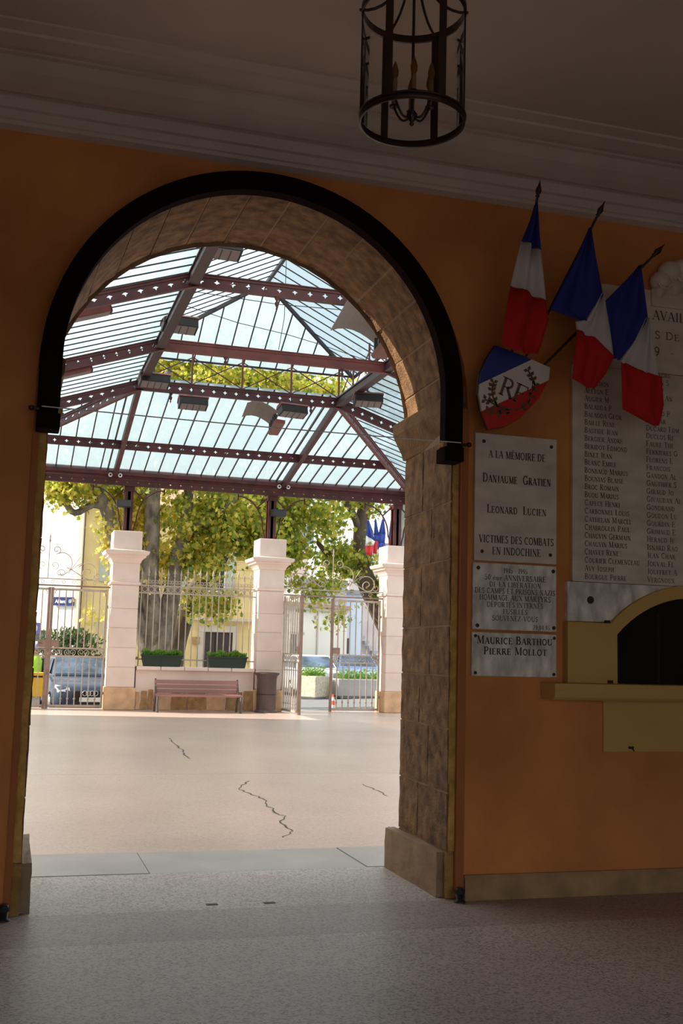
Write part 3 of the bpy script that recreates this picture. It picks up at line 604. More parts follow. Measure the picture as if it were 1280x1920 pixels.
def flag(label, base, tip, bands, cat='flag', group='flags fanned out above the shield', rp=.008, mats=(flag_b, flag_w, flag_r), fin=True, amp=.02):
    """bands: three lists of (left, right) points (x, y, z), cloth rows from top to bottom"""
    t = thing('flag', base, label, cat, group); bv, tv = Vector(base), Vector(tip)
    MB().tube([bv, tv], rp, 8).build('pole', dark_metal, t)
    if fin:
        d, a, c_ = basis(tv-bv); P = [(0.001,0),(.014,.008),(.010,.02),(.016,.03),(.019,.045),(.008,.075),(.001,.105)]
        b = MB(); b.tube([tv+d*z for r, z in P], [r for r, z in P], 8, False); b.build('finial', bronze, t)
    for nm, rows, mt in zip(('blue_band', 'white_band', 'red_band'), bands, mats):
        n = 14; vs = []; fs = []
        for i, (l, r) in enumerate(rows):
            l, r = Vector(l), Vector(r)
            for k in range(n+1):
                u = k/n; p = l.lerp(r, u); p.y += amp*math.sin(u*9.5+i*.5+l.x*5)*(0.25+.75*math.sin(u*PI)); vs.append(p)
        for i in range(len(rows)-1):
            for k in range(n): a0 = i*(n+1)+k; fs.append((a0, a0+1, a0+n+2, a0+n+1))
        o = MB().add(vs, fs, True).build(nm, mt, t)
        s_ = o.modifiers.new('thick', 'SOLIDIFY'); s_.thickness = .002
    return t
Y1, Y2, Y3 = 5.72, 5.68, 5.66
def rows(Y, *ps): return [((a, Y, b), (c, Y-.02, d)) for a, b, c, d in ps]
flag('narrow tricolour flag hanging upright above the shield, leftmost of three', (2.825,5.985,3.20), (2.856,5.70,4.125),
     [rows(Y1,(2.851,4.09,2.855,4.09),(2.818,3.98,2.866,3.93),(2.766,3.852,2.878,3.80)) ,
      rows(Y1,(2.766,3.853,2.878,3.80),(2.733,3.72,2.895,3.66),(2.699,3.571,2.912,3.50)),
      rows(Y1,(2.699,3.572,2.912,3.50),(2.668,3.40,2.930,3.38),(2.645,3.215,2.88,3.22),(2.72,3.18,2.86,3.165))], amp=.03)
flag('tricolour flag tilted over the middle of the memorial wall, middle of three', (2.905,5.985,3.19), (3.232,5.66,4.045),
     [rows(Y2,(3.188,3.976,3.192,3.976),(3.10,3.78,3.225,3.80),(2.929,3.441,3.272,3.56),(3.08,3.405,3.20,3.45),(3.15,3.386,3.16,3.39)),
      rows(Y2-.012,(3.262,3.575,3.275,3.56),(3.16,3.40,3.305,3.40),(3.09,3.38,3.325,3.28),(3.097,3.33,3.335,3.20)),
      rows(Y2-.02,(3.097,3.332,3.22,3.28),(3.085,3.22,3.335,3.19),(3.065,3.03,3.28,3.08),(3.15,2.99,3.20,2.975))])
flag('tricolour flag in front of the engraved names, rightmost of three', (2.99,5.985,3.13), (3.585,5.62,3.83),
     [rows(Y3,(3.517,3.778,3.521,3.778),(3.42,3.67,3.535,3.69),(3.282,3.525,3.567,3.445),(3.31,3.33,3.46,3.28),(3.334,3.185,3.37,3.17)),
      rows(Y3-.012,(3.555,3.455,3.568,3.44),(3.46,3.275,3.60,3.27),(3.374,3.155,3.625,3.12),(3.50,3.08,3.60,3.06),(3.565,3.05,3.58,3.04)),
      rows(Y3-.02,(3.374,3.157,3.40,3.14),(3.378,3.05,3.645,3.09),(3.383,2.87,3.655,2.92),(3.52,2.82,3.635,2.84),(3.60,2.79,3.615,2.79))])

# ------------------------------------------------------------------ hanging lantern
LX, LY, LZ0, LZ1, LR = 1.44, 4.0, 3.545, 4.035, .217
t = thing('hanging_lantern', (LX, LY, LZ0), 'round bronze and glass lantern with candle bulbs hanging from ceiling', 'lantern')
def ring(r, z, h, th, name):
    b = MB(); b.lathe([(r-th,z-h/2),(r,z-h/2),(r,z+h/2),(r-th,z+h/2),(r-th,z-h/2)], (LX,LY,0), 40, True, False); return b.build(name, bronze, t)
ring(LR, LZ0+.012, .026, .010, 'bottom_ring'); ring(LR, LZ1, .032, .010, 'top_ring'); ring(LR+.004, LZ0+.026, .006, .012, 'ring_bead')
for k in range(6):
    a = YAW*-1 + k*PI/3; ca, sa = math.cos(a), math.sin(a); px, py = LX+ca*(LR-.006), LY+sa*(LR-.006)
    b = MB(); b.bar((px,py,LZ0+.01), (px,py,LZ1+.01), .032, .006, Vector((ca,sa,0))); b.build('upright', bronze, t)
    b = MB(); pts = []
    for i in range(11):
        u = i/10; rr = LR*(1-u)**1.6*.98+.012; pts.append((LX+ca*rr, LY+sa*rr, LZ1+.30*u**1.3-.05*math.sin(u*PI)))
    b.tube(pts, .006, 6); b.build('top_arm', bronze, t)
    b = MB(); n = 5; vs = []
    for i in range(n+1):
        aa = a+.07+(PI/3-.14)*i/n; vs += [(LX+(LR-.008)*math.cos(aa), LY+(LR-.008)*math.sin(aa), LZ0+.03), (LX+(LR-.008)*math.cos(aa), LY+(LR-.008)*math.sin(aa), LZ1-.02)]
    b.add(vs, [(2*i, 2*i+2, 2*i+3, 2*i+1) for i in range(n)], True); b.build('glass_pane', lamp_glass, t)
    # candle arm
    a2 = a+PI/6; c2_, s2_ = math.cos(a2), math.sin(a2); R = .085
    b = MB(); b.tube([(LX+c2_*R*u, LY+s2_*R*u, LZ0+.045-.035*math.sin(u*PI)+.05*u*u) for u in [i/8 for i in range(9)]], .005, 6)
    arm = b.build('candle_arm', bronze, t)
    cx_, cy_ = LX+c2_*R, LY+s2_*R
    MB().lathe([(.017,LZ0+.09),(.019,LZ0+.096),(.010,LZ0+.10)], (cx_,cy_,0), 10).build('drip_cup', bronze, arm)
    MB().lathe([(.010,LZ0+.10),(.010,LZ0+.165)], (cx_,cy_,0), 10).build('candle_sleeve', candle_m, arm)
    MB().lathe([(.006,LZ0+.165),(.014,LZ0+.185),(.015,LZ0+.20),(.008,LZ0+.228),(.001,LZ0+.245)], (cx_,cy_,0), 10).build('bulb', amber, arm)
b = MB(); b.tube([(LX,LY,LZ0+.02),(LX,LY,LZ1+.36)], .0065, 8); b.build('centre_rod', bronze, t)
MB().lathe([(.001,LZ0-.012),(.010,LZ0-.004),(.006,LZ0+.008),(.020,LZ0+.022),(.022,LZ0+.04),(.008,LZ0+.06)], (LX,LY,0), 14).build('hub', bronze, t)
MB().lathe([(.02,LZ1+.28),(.03,LZ1+.30),(.012,LZ1+.34)], (LX,LY,0), 14).build('crown', bronze, t)
MB().lathe([(.008,LZ1+.33),(.03,LZ1+.42),(.055,4.50),(.06,4.53)], (LX,LY,0), 16).build('ceiling_rose', bronze, t)

# ================================================================== COURTYARD
# ------------------------------------------------------------------ glazed canopy
backlit_burg = mat('backlit_burgundy_paint', (0.035,0.012,0.018), 0.45, 0.2, 4)  # burgundy darkened for the knee beams, their backlit shade put in the colour
KX0, KX1, KY, KZ = 2.10, 6.07, 20.9, 6.56
OX0, OX1, OY, OZ = -1.15, 9.40, 25.5, 5.48
YN = 12.6; SP = 0.3308  # near edge of the roof, ended early out of view to let daylight in
can = thing('glass_canopy', (4.12, 16.0, 0.0), 'burgundy iron and frosted glass canopy roof over the courtyard', 'canopy')
def pane(poly):
    poly = [p for i, p in enumerate(poly) if (Vector(p)-Vector(poly[i-1])).length > 1e-4]
    if len(poly) < 3: return
    MB().add(poly, [tuple(range(len(poly)))]).build('pane', glass_roof, can)
def gbar(p0, p1, w=.024, h=.03, name='glazing_bar', m_=None):
    p0, p1 = Vector(p0), Vector(p1)
    if (p1-p0).length < .03: return
    p0.z -= h/2+.004; p1.z -= h/2+.004
    return MB().bar(p0, p1, w, h).build(name, m_ or bar_m, can)
zf = lambda y: OZ+(OY-y)*(KZ-OZ)/(OY-KY)
hR = lambda x: KY+(x-KX1)/(OX1-KX1)*(OY-KY)
hL = lambda x: KY+(KX0-x)/(KX0-OX0)*(OY-KY)
def ytop(x): return KY if KX0-1e-6 <= x <= KX1+1e-6 else (hR(x) if x > KX1 else hL(x))
xs = [KX0+SP*k for k in range(-10, 23)]; xs = [max(OX0, min(OX1, x)) for x in xs]
YP = 23.85
for xa, xb in zip(xs, xs[1:]):
    ta, tb = ytop(xa), ytop(xb)
    # upper row (knee to purlin) and lower row (purlin to eave)
    ua, ub = min(ta, YP), min(tb, YP)
    if ta < YP-1e-3 or tb < YP-1e-3: pane([(xa,YP,zf(YP)),(xb,YP,zf(YP)),(xb,ub,zf(ub)),(xa,ua,zf(ua))])
    la, lb = max(ta, YP), max(tb, YP)
    if la < OY-1e-3 or lb < OY-1e-3: pane([(xa,OY,zf(OY)),(xb,OY,zf(OY)),(xb,lb,zf(lb)),(xa,la,zf(la))])
for x in xs: gbar((x,OY,zf(OY)), (x,ytop(x),zf(ytop(x))))
# the two side slopes
ys = [KY+SP*k for k in range(-25, 15)]
for side in (0, 1):
    K, O_ = (KX0, OX0) if side == 0 else (KX1, OX1)
    zl = lambda x: KZ+(OZ-KZ)*(x-K)/(O_-K)
    def xt(y): return K if y <= KY else K+(min(y, OY)-KY)/(OY-KY)*(O_-K)
    for ya, yb in zip(ys, ys[1:]):
        yb2 = min(yb, OY); pane([(O_,ya,OZ),(O_,yb2,OZ),(xt(yb2),yb2,zl(xt(yb2))),(xt(ya),ya,zl(xt(ya)))])
    for y in ys:
        if y < OY: gbar((O_,y,OZ), (xt(y),y,zl(xt(y))), .015, .018)
# raised lantern roof
EX0, EX1, EY, EZ, RX, RY, RZ = 1.82, 6.42, 21.05, 7.02, 4.12, 19.1, 8.13
ly = [RY+SP*k for k in range(-20, 7)]
for E_ in (EX0, EX1):
    zz = lambda x: EZ+(RZ-EZ)*(x-E_)/(RX-E_)
    def xt2(y): return RX if y <= RY else RX+(min(y, EY)-RY)/(EY-RY)*(E_-RX)
    for ya, yb in zip(ly, ly[1:]):
        yb = min(yb, EY)
        if yb-ya > .02: pane([(E_,ya,EZ),(E_,yb,EZ),(xt2(yb),yb,zz(xt2(yb))),(xt2(ya),ya,zz(xt2(ya)))])
    for y in ly:
        if y < EY: gbar((E_,y,EZ), (xt2(y),y,zz(xt2(y))), .014, .018)
lx = [EX0+(EX1-EX0)*k/14 for k in range(15)]
def yt2(x): return EY+(RY-EY)*(1-abs(x-RX)/(EX1-RX))
zh = lambda y: EZ+(RZ-EZ)*(EY-y)/(EY-RY)
for xa, xb in zip(lx, lx[1:]):
    scal = [(xa+(xb-xa)*q/4, EY+.07*math.sin(PI*q/4), EZ-.045*math.sin(PI*q/4)) for q in range(5)]
    mid = [(RX,RY,RZ)] if xa < RX-1e-6 < xb-2e-6 else []
    pane(scal+[(xb,yt2(xb),zh(yt2(xb)))]+mid+[(xa,yt2(xa),zh(yt2(xa)))])
for x in lx[1:-1]: gbar((x,EY,EZ), (x,yt2(x),zh(yt2(x))), .022, .028)
for E_ in (EX0, EX1): gbar((E_,EY,EZ), (RX,RY,RZ), .05, .07, 'hip_bar')
gbar((RX,YN,RZ), (RX,RY,RZ), .05, .07, 'ridge_bar')
for E_ in (EX0, EX1): gbar((E_,YN,EZ), (E_,EY,EZ), .04, .05, 'eave_bar')
gbar((EX0,EY-.02,EZ), (EX1,EY-.02,EZ), .03, .035, 'eave_bar')

def girder(p0, p1, h=.2, w=.075, cell=.215, hole=.042, name='girder', m_=None, holes=True):
    p0, p1 = Vector(p0), Vector(p1); d, s, u = basis(p1-p0); L = (p1-p0).length; n = max(1, round(L/cell)); c = L/n
    b = MB(); ht = h/2
    for o in (-.007, .007):
        for k in range(n):
            P = lambda a, z: p0+d*a+u*z+s*o; a0, a1, am = k*c, (k+1)*c, (k+.5)*c
            if holes:
                k_ = hole*.34; hx = hole*1.1
                vs = [P(a0,-ht),P(a1,-ht),P(a1,ht),P(a0,ht),P(am,-hole),P(am+hx,0),P(am,hole),P(am-hx,0),P(am-k_,-k_),P(am+k_,-k_),P(am+k_,k_),P(am-k_,k_)]
                b.add(vs, [(0,1,4),(1,2,5),(2,3,6),(3,0,7),(1,5,9),(1,9,4),(2,6,10),(2,10,5),(3,7,11),(3,11,6),(0,4,8),(0,8,7)])
            else: b.add([P(a0,-ht),P(a1,-ht),P(a1,ht),P(a0,ht)], [(0,1,2,3)])
    for sg in (-1, 1): b.bar(p0+u*sg*(ht-.006), p1+u*sg*(ht-.006), w, .014, u)
    for sg in (-1, 1): b.bar(p0+u*sg*(ht-.03)+s*.012, p1+u*sg*(ht-.03)+s*.012, .02, .04, u); b.bar(p0+u*sg*(ht-.03)-s*.012, p1+u*sg*(ht-.03)-s*.012, .02, .04, u)
    return b.build(name, m_ or burg, can)
zs_ = lambda x: KZ-.17+(-.336)*max(KX0-x, x-KX1, 0)
for i, y in enumerate((0, 12.6, 14.5, 17.9, 20.9)):
    if y < 1: continue
    girder((KX0,y,KZ-.17), (KX1,y,KZ-.17), holes=(i != 3), name='tie_girder', m_=burg_l if i == 3 else burg)
    girder((OX0+.05,y,zs_(OX0+.05)), (KX0,y,KZ-.17), name='rafter_girder'); girder((KX1,y,KZ-.17), (OX1-.05,y,zs_(OX1-.05)), name='rafter_girder')
# longitudinal knee beams, hip girders, rafters of the far slope, purlin
for x in (KX0, KX1):
    b = MB(); b.box(x-.05, YN, KZ-.24, x+.05, KY+.1, KZ-.08); b.box(x-.075, YN, KZ-.10, x+.075, KY+.1, KZ-.08); b.box(x-.075, YN, KZ-.25, x+.075, KY+.1, KZ-.235); b.build('knee_beam', backlit_burg, can)
    MB().bar((x,KY,zf(KY)-.15), (x,OY,zf(OY)-.15), .10, .16).build('main_rafter', burg, can)
    MB().bar((x-.17,KY,zf(KY)-.04), (x-.17,OY,zf(OY)-.04), .03, .05).build('side_rafter', bar_m, can)
girder((KX0,KY,KZ-.17), (OX0,OY,OZ-.15), name='hip_girder'); girder((KX1,KY,KZ-.17), (OX1,OY,OZ-.15), name='hip_girder', m_=burg_l)
girder((OX0+1.2,YP,zf(YP)-.13), (OX1-1.2,YP,zf(YP)-.13), .19, .07, .25, .04, 'purlin')
MB().bar((KX0,KY+.02,KZ-.07), (KX1,KY+.02,KZ-.07), .05, .04).build('knee_rail', burg, can)
# clerestory posts and braces
px = [KX0+(KX1-KX0)*k/4 for k in range(5)]
for x in px: MB().bar((x,KY,KZ-.08), (x,KY,EZ+.12), .035, .035).build('clerestory_post', burg_l, can)
for xa, xb in zip(px, px[1:]):
    MB().bar((xa,KY,EZ+.02), (xb,KY,KZ-.06), .018, .018).build('brace', burg, can); MB().bar((xa,KY+.03,KZ-.06), (xb,KY+.03,EZ+.02), .018, .018).build('brace', burg, can)
for x in (KX0, KX1):
    yy = [KY-.983*k for k in range(0, 8)]
    for y in yy[1:]: MB().bar((x,y,KZ-.1), (x,y,EZ+.1), .03, .03).build('clerestory_post', burg_l, can)
    for ya, yb in zip(yy[:7], yy[1:]):
        MB().bar((x,ya,EZ+.02), (x,yb,KZ-.06), .016, .016).build('brace', burg, can); MB().bar((x+.03,ya,KZ-.06), (x+.03,yb,EZ+.02), .016, .016).build('brace', burg, can)
# eave: gutter channel above, pierced strip below
b = MB(); b.prism([(OY-.06,5.44),(OY-.10,5.40),(OY-.10,5.32),(OY-.03,5.30),(OY-.03,5.27),(OY+.16,5.27),(OY+.16,5.50),(OY+.05,5.50)], YZ, OX0-.3, OX1+.3); b.build('gutter', burg, can)
girder((OX0-.3,OY,5.175), (OX1+.3,OY,5.175), .17, .06, .246, .026, 'eave_girder')
for x in (OX0, OX1):
    b = MB(); b.box(x-.1, YN, 5.27, x+.1, OY+.16, 5.49); b.build('gutter', burg, can)
    girder((x,YN,5.175), (x,OY,5.175), .17, .06, .246, .026, 'eave_girder')
for x in (1.99, 2.21, 5.96, 6.18):
    MB().prism([(x+.048*math.cos(2*PI*k/14), 5.305+.048*math.sin(2*PI*k/14)) for k in range(14)], XZ, OY-.13, OY-.10).build('white_boss', white_p, can)
    MB().prism([(x+.024*math.cos(2*PI*k/10), 5.305+.024*math.sin(2*PI*k/10)) for k in range(10)], XZ, OY-.138, OY-.13).build('boss_centre', dark_metal, can)
# pendants under the girders
for x, y in ((3.28,14.5),(3.2,17.9),(5.25,17.9),(5.5,20.9),(2.7,20.9),(4.9,14.5)):
    MB().lathe([(.012,-.26),(.012,-.20),(.035,-.19),(.02,-.165),(.04,-.14),(.03,-.10),(.02,-.08),(.001,-.05)][::-1] and [(.001,-.30),(.016,-.27),(.008,-.25),(.028,-.21),(.03,-.18),(.012,-.16),(.035,-.12),(.035,-.09)], (x,y,KZ-.17), 10).build('pendant', burg, can)
# columns and curved brackets on the pillars
PCX = (2.46, 5.86, 9.05)
for x in PCX:
    b = MB(); b.box(x-.095, 25.60, 4.04, x+.095, 25.66, 5.10); b.box(x-.095, 25.80, 4.04, x+.095, 25.86, 5.10); b.box(x-.03, 25.60, 4.04, x+.03, 25.86, 5.10); b.box(x-.13, 25.56, 4.04, x+.13, 25.90, 4.07); b.box(x-.12, 25.57, 4.98, x+.12, 25.89, 5.10)
    b.build('column', burg, can)
    for s_ in (-1, 1):
        P = [(x+s_*(.14+.02*q), 25.73, 4.07+q*.1) for q in range(3)] + [(x+s_*(.20+.62*(1-math.cos(a))), 25.73, 4.30+.76*math.sin(a)) for a in [PI/2*q/10 for q in range(11)]]
        MB().tube(P, .018, 6).build('curved_bracket', burg, can)
        MB().bar((x+s_*.09,25.73,5.06), (x+s_*.36,25.73,4.80), .03, .03).build('strut', burg, can)
        MB().bar((x+s_*.82,25.73,4.96), (x+s_*.82,25.73,5.10), .03, .03).build('bracket_drop', burg, can)
# wires under the roof
MB().tube([(2.28,16.5,6.66),(3.2,16.9,6.60),(4.1,17.3,6.62),(4.85,18.0,6.72),(6.0,18.4,6.6)], .006, 6).build('cable', dark_metal, can)
MB().tube([(2.25,15.9,6.70),(3.6,15.8,6.62),(4.6,15.7,6.62),(6.0,15.6,6.6)], .006, 6).build('cable', dark_metal, can)
MB().tube([(4.12,17.6,8.05),(4.12,17.6,7.0),(4.12,17.95,6.53)], .006, 6).build('cable', dark_metal, can)

# ------------------------------------------------------------------ heaters and floodlights under the roof
def heater(loc, rz, label, first=[None]):
    if first[0] is None:
        t = thing('heater_lamp', (0,0,0), label, 'heater', 'heater lamps under the glass roof')
        P = [(-.13,-.08),(.13,-.08),(.15,.055),(-.15,.055)]
        MB().prism([(a, c) for a, c in P], YZ, -.26, .26).build('housing', dark_metal, t, bevel=.006)
        MB().prism([(-.17,.055),(.17,.055),(.10,.125),(-.10,.125)], YZ, -.285, .285).build('cap', burg_l, t, bevel=.006)
        b = MB(); b.box(-.24,-.115,-.092,.24,.115,-.08); b.build('lamp_face', grey_ref, t)
        for x in (-.12, .0, .12): MB().box(x-.004,-.115,-.098,x+.004,.115,-.092).build('guard_bar', dark_metal, t)
        MB().box(-.272,-.13,-.085,-.258,.13,.06).build('end_plate', dark_metal, t); MB().box(.258,-.13,-.085,.272,.13,.06).build('end_plate', dark_metal, t)
        MB().bar((0,0,.12),(0,0,.36),.02,.02).build('hanger', dark_metal, t)
        first[0] = t; t.location = loc; t.rotation_euler = (-.28,0,rz); return t
    return dup(first[0], loc, (-.28,0,rz), label)
heater((2.34,13.8,6.62), .05, 'heater lamp under the left knee beam, nearest and just below the arch crown')
heater((2.27,16.9,6.46), .05, 'heater lamp below the left knee beam between the first two tie girders')
heater((2.27,20.0,6.28), .05, 'heater lamp below the left knee beam near the far tie girder')
heater((3.09,20.6,6.06), .0, 'heater lamp hanging under the far tie girder left of the grey floodlight')
heater((5.05,20.6,6.08), .15, 'heater lamp hanging under the far tie girder just right of the grey floodlight')
heater((6.28,19.6,6.20), -.15, 'heater lamp hanging below the right knee beam')
def box_heater(loc, label, first=[None]):
    if first[0] is None:
        t = thing('box_heater', (0,0,0), label, 'heater', 'red box heaters under the left rafters')
        MB().box(-.36,-.10,-.085,.36,.10,.085).build('casing', burg_l, t, bevel=.012)
        MB().box(-.33,-.09,-.096,.33,.09,-.085).build('lamp_face', grey_ref, t)
        for x in (-.25, .25): MB().bar((x,0,.08),(x,0,.20),.03,.03).build('bracket', dark_metal, t)
        for x in (-.365, .365): MB().box(x-.008,-.105,-.09,x+.008,.105,.09).build('end_plate', burg, t)
        first[0] = t; t.location = loc; t.rotation_euler = (0,-.33,0); return t
    return dup(first[0], loc, (0,-.33,0), label)
box_heater((.70,14.98,5.92), 'red box heater slung under the nearest left rafter girder')
box_heater((.66,18.02,5.82), 'red box heater slung under the second left rafter girder')
def floodlight(loc, rz, sc, label, first=[None]):
    if first[0] is None:
        t = thing('floodlight', (0,0,0), label, 'floodlight', 'grey reflector floodlights under the roof')
        n = 6; P = [(-.05+.11*k, -.02+.26*math.sin(PI*(.08+.62*k/n))) for k in range(n+1)]
        b = MB()
        for (ya, za), (yb, zb) in zip(P, P[1:]):
            b.add([(-.72,ya,za),(.72,ya,za),(.72,yb,zb),(-.72,yb,zb),(-.72,ya,za+.012),(.72,ya,za+.012),(.72,yb,zb+.012),(-.72,yb,zb+.012)], [(0,1,2,3),(7,6,5,4),(0,4,5,1),(3,2,6,7),(0,3,7,4),(1,5,6,2)])
        b.build('reflector', grey_ref, t)
        MB().prism([(-.22,-.20),(-.02,-.20),(.02,-.15),(-.03,-.11),(-.22,-.13)], YZ, -.72, .66).build('lamp_box', burg_l, t, bevel=.006)
        for x in (-.5, -.25, .1, .4): MB().box(x-.025,-.06,-.14,x+.025,.02,.03).build('clamp', dark_metal, t)
        MB().tube([(0,.25,.22),(-.03,.25,.42),(0,.25,.60)], .008, 6).build('hanging_cable', dark_metal, t)
        first[0] = t; t.location = loc; t.rotation_euler = (0,0,rz); t.scale = (sc,)*3; return t
    c = dup(first[0], loc, (0,0,rz), label); c.scale = (sc,)*3; return c
floodlight((4.10,18.2,5.34), 1.45, .78, 'grey reflector floodlight with red lamp box hanging at mid roof')
floodlight((4.72,14.2,5.86), 1.45, 1.0, 'large grey reflector floodlight half hidden by the arch stones')
def spot(x, lab):
    t = thing('column_spotlight', (x, 25.42, 4.57), lab, 'spotlight', 'black spotlights on the canopy columns')
    b = MB(); b.box(x-.17, 25.30, 4.58, x+.17, 25.52, 4.75); b.build('housing', dark_metal, t, bevel=.02)
    MB().box(x-.15, 25.292, 4.595, x+.15, 25.30, 4.735).build('lens', win_dark, t)
    MB().bar((x+.12,25.42,4.66),(x+.16,25.60,4.66),.03,.05).build('bracket', dark_metal, t)
spot(2.33, 'black spotlight box on the canopy column above the left pillar'); spot(5.97, 'black spotlight box on the canopy column above the middle pillar')

# ------------------------------------------------------------------ gate pillars
def pillar(x, label):
    t = thing('gate_pillar', (x, 25.72, 0), label, 'pillar', 'stone pillars of the street gate')
    hw = .305; y0, y1 = 25.40, 26.04; cy = (y0+y1)/2
    def blk(e, z0, z1, name, mt, bev=.008):
        b = MB(); b.box(x-hw-e, y0-e, z0, x+hw+e, y1+e, z1); return b.build(name, mt, t, bevel=bev)
    blk(.035, 0, .50, 'base_block', pillar_b, .02)
    zc = [.505, .95, 1.39, 1.83, 2.27, 2.80]
    for a, c in zip(zc, zc[1:]): blk(0, a+.006, c-.006, 'course_block', pillar_m)
    MB().box(x-hw+.015, y0+.015, .4, x+hw-.015, y1-.015, 3.6).build('core', pillar_m, t)
    blk(.035, 2.81, 2.87, 'necking', pillar_m, .012); blk(0, 2.87, 3.30, 'frieze_block', pillar_m)
    prof = [(0,3.30),(.02,3.32),(.03,3.36),(.08,3.42),(.12,3.44),(.12,3.48),(.17,3.50),(.19,3.54),(.19,3.575),(0.02,3.62)]
    vs = []; fs = []
    for e, z in prof: vs += [(x-hw-e,y0-e,z),(x+hw+e,y0-e,z),(x+hw+e,y1+e,z),(x-hw-e,y1+e,z)]
    for i in range(len(prof)-1):
        for k in range(4): fs.append((4*i+k, 4*i+(k+1)%4, 4*i+4+(k+1)%4, 4*i+4+k))
    fs += [(3,2,1,0), tuple(4*(len(prof)-1)+k for k in range(4))]
    MB().add(vs, fs).build('cap_moulding', pillar_m, t); blk(.02, 3.61, 4.04, 'top_block', pillar_m, .015)
pillar(2.46, 'pale stone gate pillar left of the bench'); pillar(5.86, 'pale stone gate pillar behind the dark bin'); pillar(9.05, 'pale stone gate pillar partly hidden by the stone jamb')
pillar(-.95, 'pale stone gate pillar at the far left of the gate')

# ------------------------------------------------------------------ low wall with stone blocks and coping
t = bpy.data.objects.new('wall_gate', None); C.objects.link(t); t.location = (4.15, 25.6, 0); t['kind'] = 'structure'
x0, x1 = 2.80, 5.52
MB().box(x0, 25.47, 0, x1, 25.88, .90).build('wall_core', pillar_m, t)
for k in range(5):
    xa, xb = x0+(x1-x0)*k/5+.006, x0+(x1-x0)*(k+1)/5-.006; b = MB(); b.box(xa, 25.38, .90, xb, 25.92, .982); b.build('coping_slab', pillar_m, t, bevel=.012)
xx = [2.80, 2.92, 3.08, 3.22, 3.62, 3.98, 4.42, 4.88, 5.28, 5.52]
for i, (xa, xb) in enumerate(zip(xx, xx[1:])):
    z1 = .40 + .03*((i*7) % 3); b = MB(); rough_block(b, [(xa+.012,25.435,.02),(xb-.012,25.435,.02),(xb-.012,25.6,.02),(xa+.012,25.6,.02),(xa+.02,25.445,z1),(xb-.02,25.445,z1),(xb-.012,25.6,z1),(xa+.012,25.6,z1)], 3, .008); b.build('stone', rubble if i % 3 else pillar_b, t)

# ------------------------------------------------------------------ iron fence on the low wall
t = thing('iron_fence', (4.15, 25.72, .982), 'wrought iron fence with ring frieze and spear tips on the low wall', 'fence')
FY = 25.72; fx = [2.86+.151*k for k in range(18)]
for z, h in ((1.14,.03),(2.66,.03),(2.83,.03)): MB().bar((2.74,FY,z), (5.56,FY,z), .02, h).build('rail', gate_m, t)
barm = MB().tube([(0,0,0),(0,0,2.04)], .0125, 6).mesh('fence_bar', gate_m)
tipm = MB().lathe([(.012,0),(.022,.03),(.012,.06),(.03,.09),(.014,.16),(.001,.24)], (0,0,0), 6).mesh('spear_tip', gate_m)
ringm = MB().tube([(p[0],0,p[1]) for p in arcp(0,0,.058,0,360,16)], .009, 6, False).mesh('fence_ring', gate_m)
scm = MB().tube([(p[0],0,p[1]) for p in spiral(.045,.06,.055,.012,200,200-430,16)], .008, 6).mesh('fence_scroll', gate_m)
for i, x in enumerate(fx):
    put('bar', barm, t, (x-4.15, 0, 0)); put('spear_tip', tipm, t, (x-4.15, 0, 2.02+.04*(i % 2)-.0))
    if i < len(fx)-1: put('ring', ringm, t, (x+.0755-4.15, 0, 1.763))
    for s_ in (-1, 1): put('scroll', scm, t, (x-4.15, 0, 1.87), (0, 0, 0 if s_ > 0 else PI))

# ------------------------------------------------------------------ gates
GW = 1.20
def make_leaf(label):
    t = thing('gate_leaf', (0,0,0), label, 'gate', 'wrought iron leaves of the street gates')
    w = GW
    MB().box(-.022,-.022,.02,.022,.022,2.70).build('hinge_stile', gate_m, t); MB().box(w-.03,-.028,.0,w+.03,.028,2.70).build('lock_stile', gate_d, t)
    for z, h in ((2.66,.05),(1.345,.035),(1.165,.035),(.06,.05)): MB().box(0,-.016,z-h/2,w,.016,z+h/2).build('rail', gate_m, t)
    ub = MB().box(-.0125,-.0125,1.35,.0125,.0125,2.65).mesh('upper_bar', gate_m)
    lb = MB(); lb.box(-.0125,-.0125,.07,.0125,.0125,1.16)
    for z in (.22, .98): lb.lathe([(.001,z-.03),(.026,z-.012),(.026,z+.012),(.001,z+.03)], (0,0,0), 8)
    lb = lb.mesh('lower_bar', gate_m)
    for k in range(1, 8): put('upper_bar', ub, t, (w*k/8,0,0))
    for k in range(1, 8): put('lower_bar', lb, t, (w*k/8,0,0))
    s1 = MB().tube([(p[0],0,p[1]) for p in spiral(.0,.0,.075,.012,250,250-480,18)], .009, 6).mesh('scroll', gate_m)
    for k in range(4):
        put('scroll', s1, t, (w*(k+.5)/4-.055,0,1.255)); put('scroll', s1, t, (w*(k+.5)/4+.055,0,1.255), (0,0,PI))
    MB().box(w-.20,-.04,1.37,w-.02,.04,1.52).build('lock_box', gate_d, t)
    MB().tube([(w-.17,-.05,1.44),(w-.17,-.08,1.44),(w-.10,-.08,1.44)], .008, 6).build('handle', dark_metal, t)
    for z in (.35, 2.3): MB().box(-.05,-.02,z-.03,.02,.02,z+.03).build('hinge', gate_d, t)
    for sx, sz in ((.03, 2.60), (w-.05, 2.60)): MB().tube([(sx,0,sz-.06),(sx+.0,0,sz),(sx+(.05 if sx < .5 else -.05),0,sz+.05)], .008, 6).build('corner_scroll', gate_m, t)
    return t
l0 = make_leaf('closed gate leaf in front of the dark car'); l0.location = (2.08, 25.72, 0); l0.rotation_euler = (0,0,PI)
dup(l0, (-.385, 25.72, 0), (0,0,0), 'closed gate leaf cut off by the left edge of the arch')
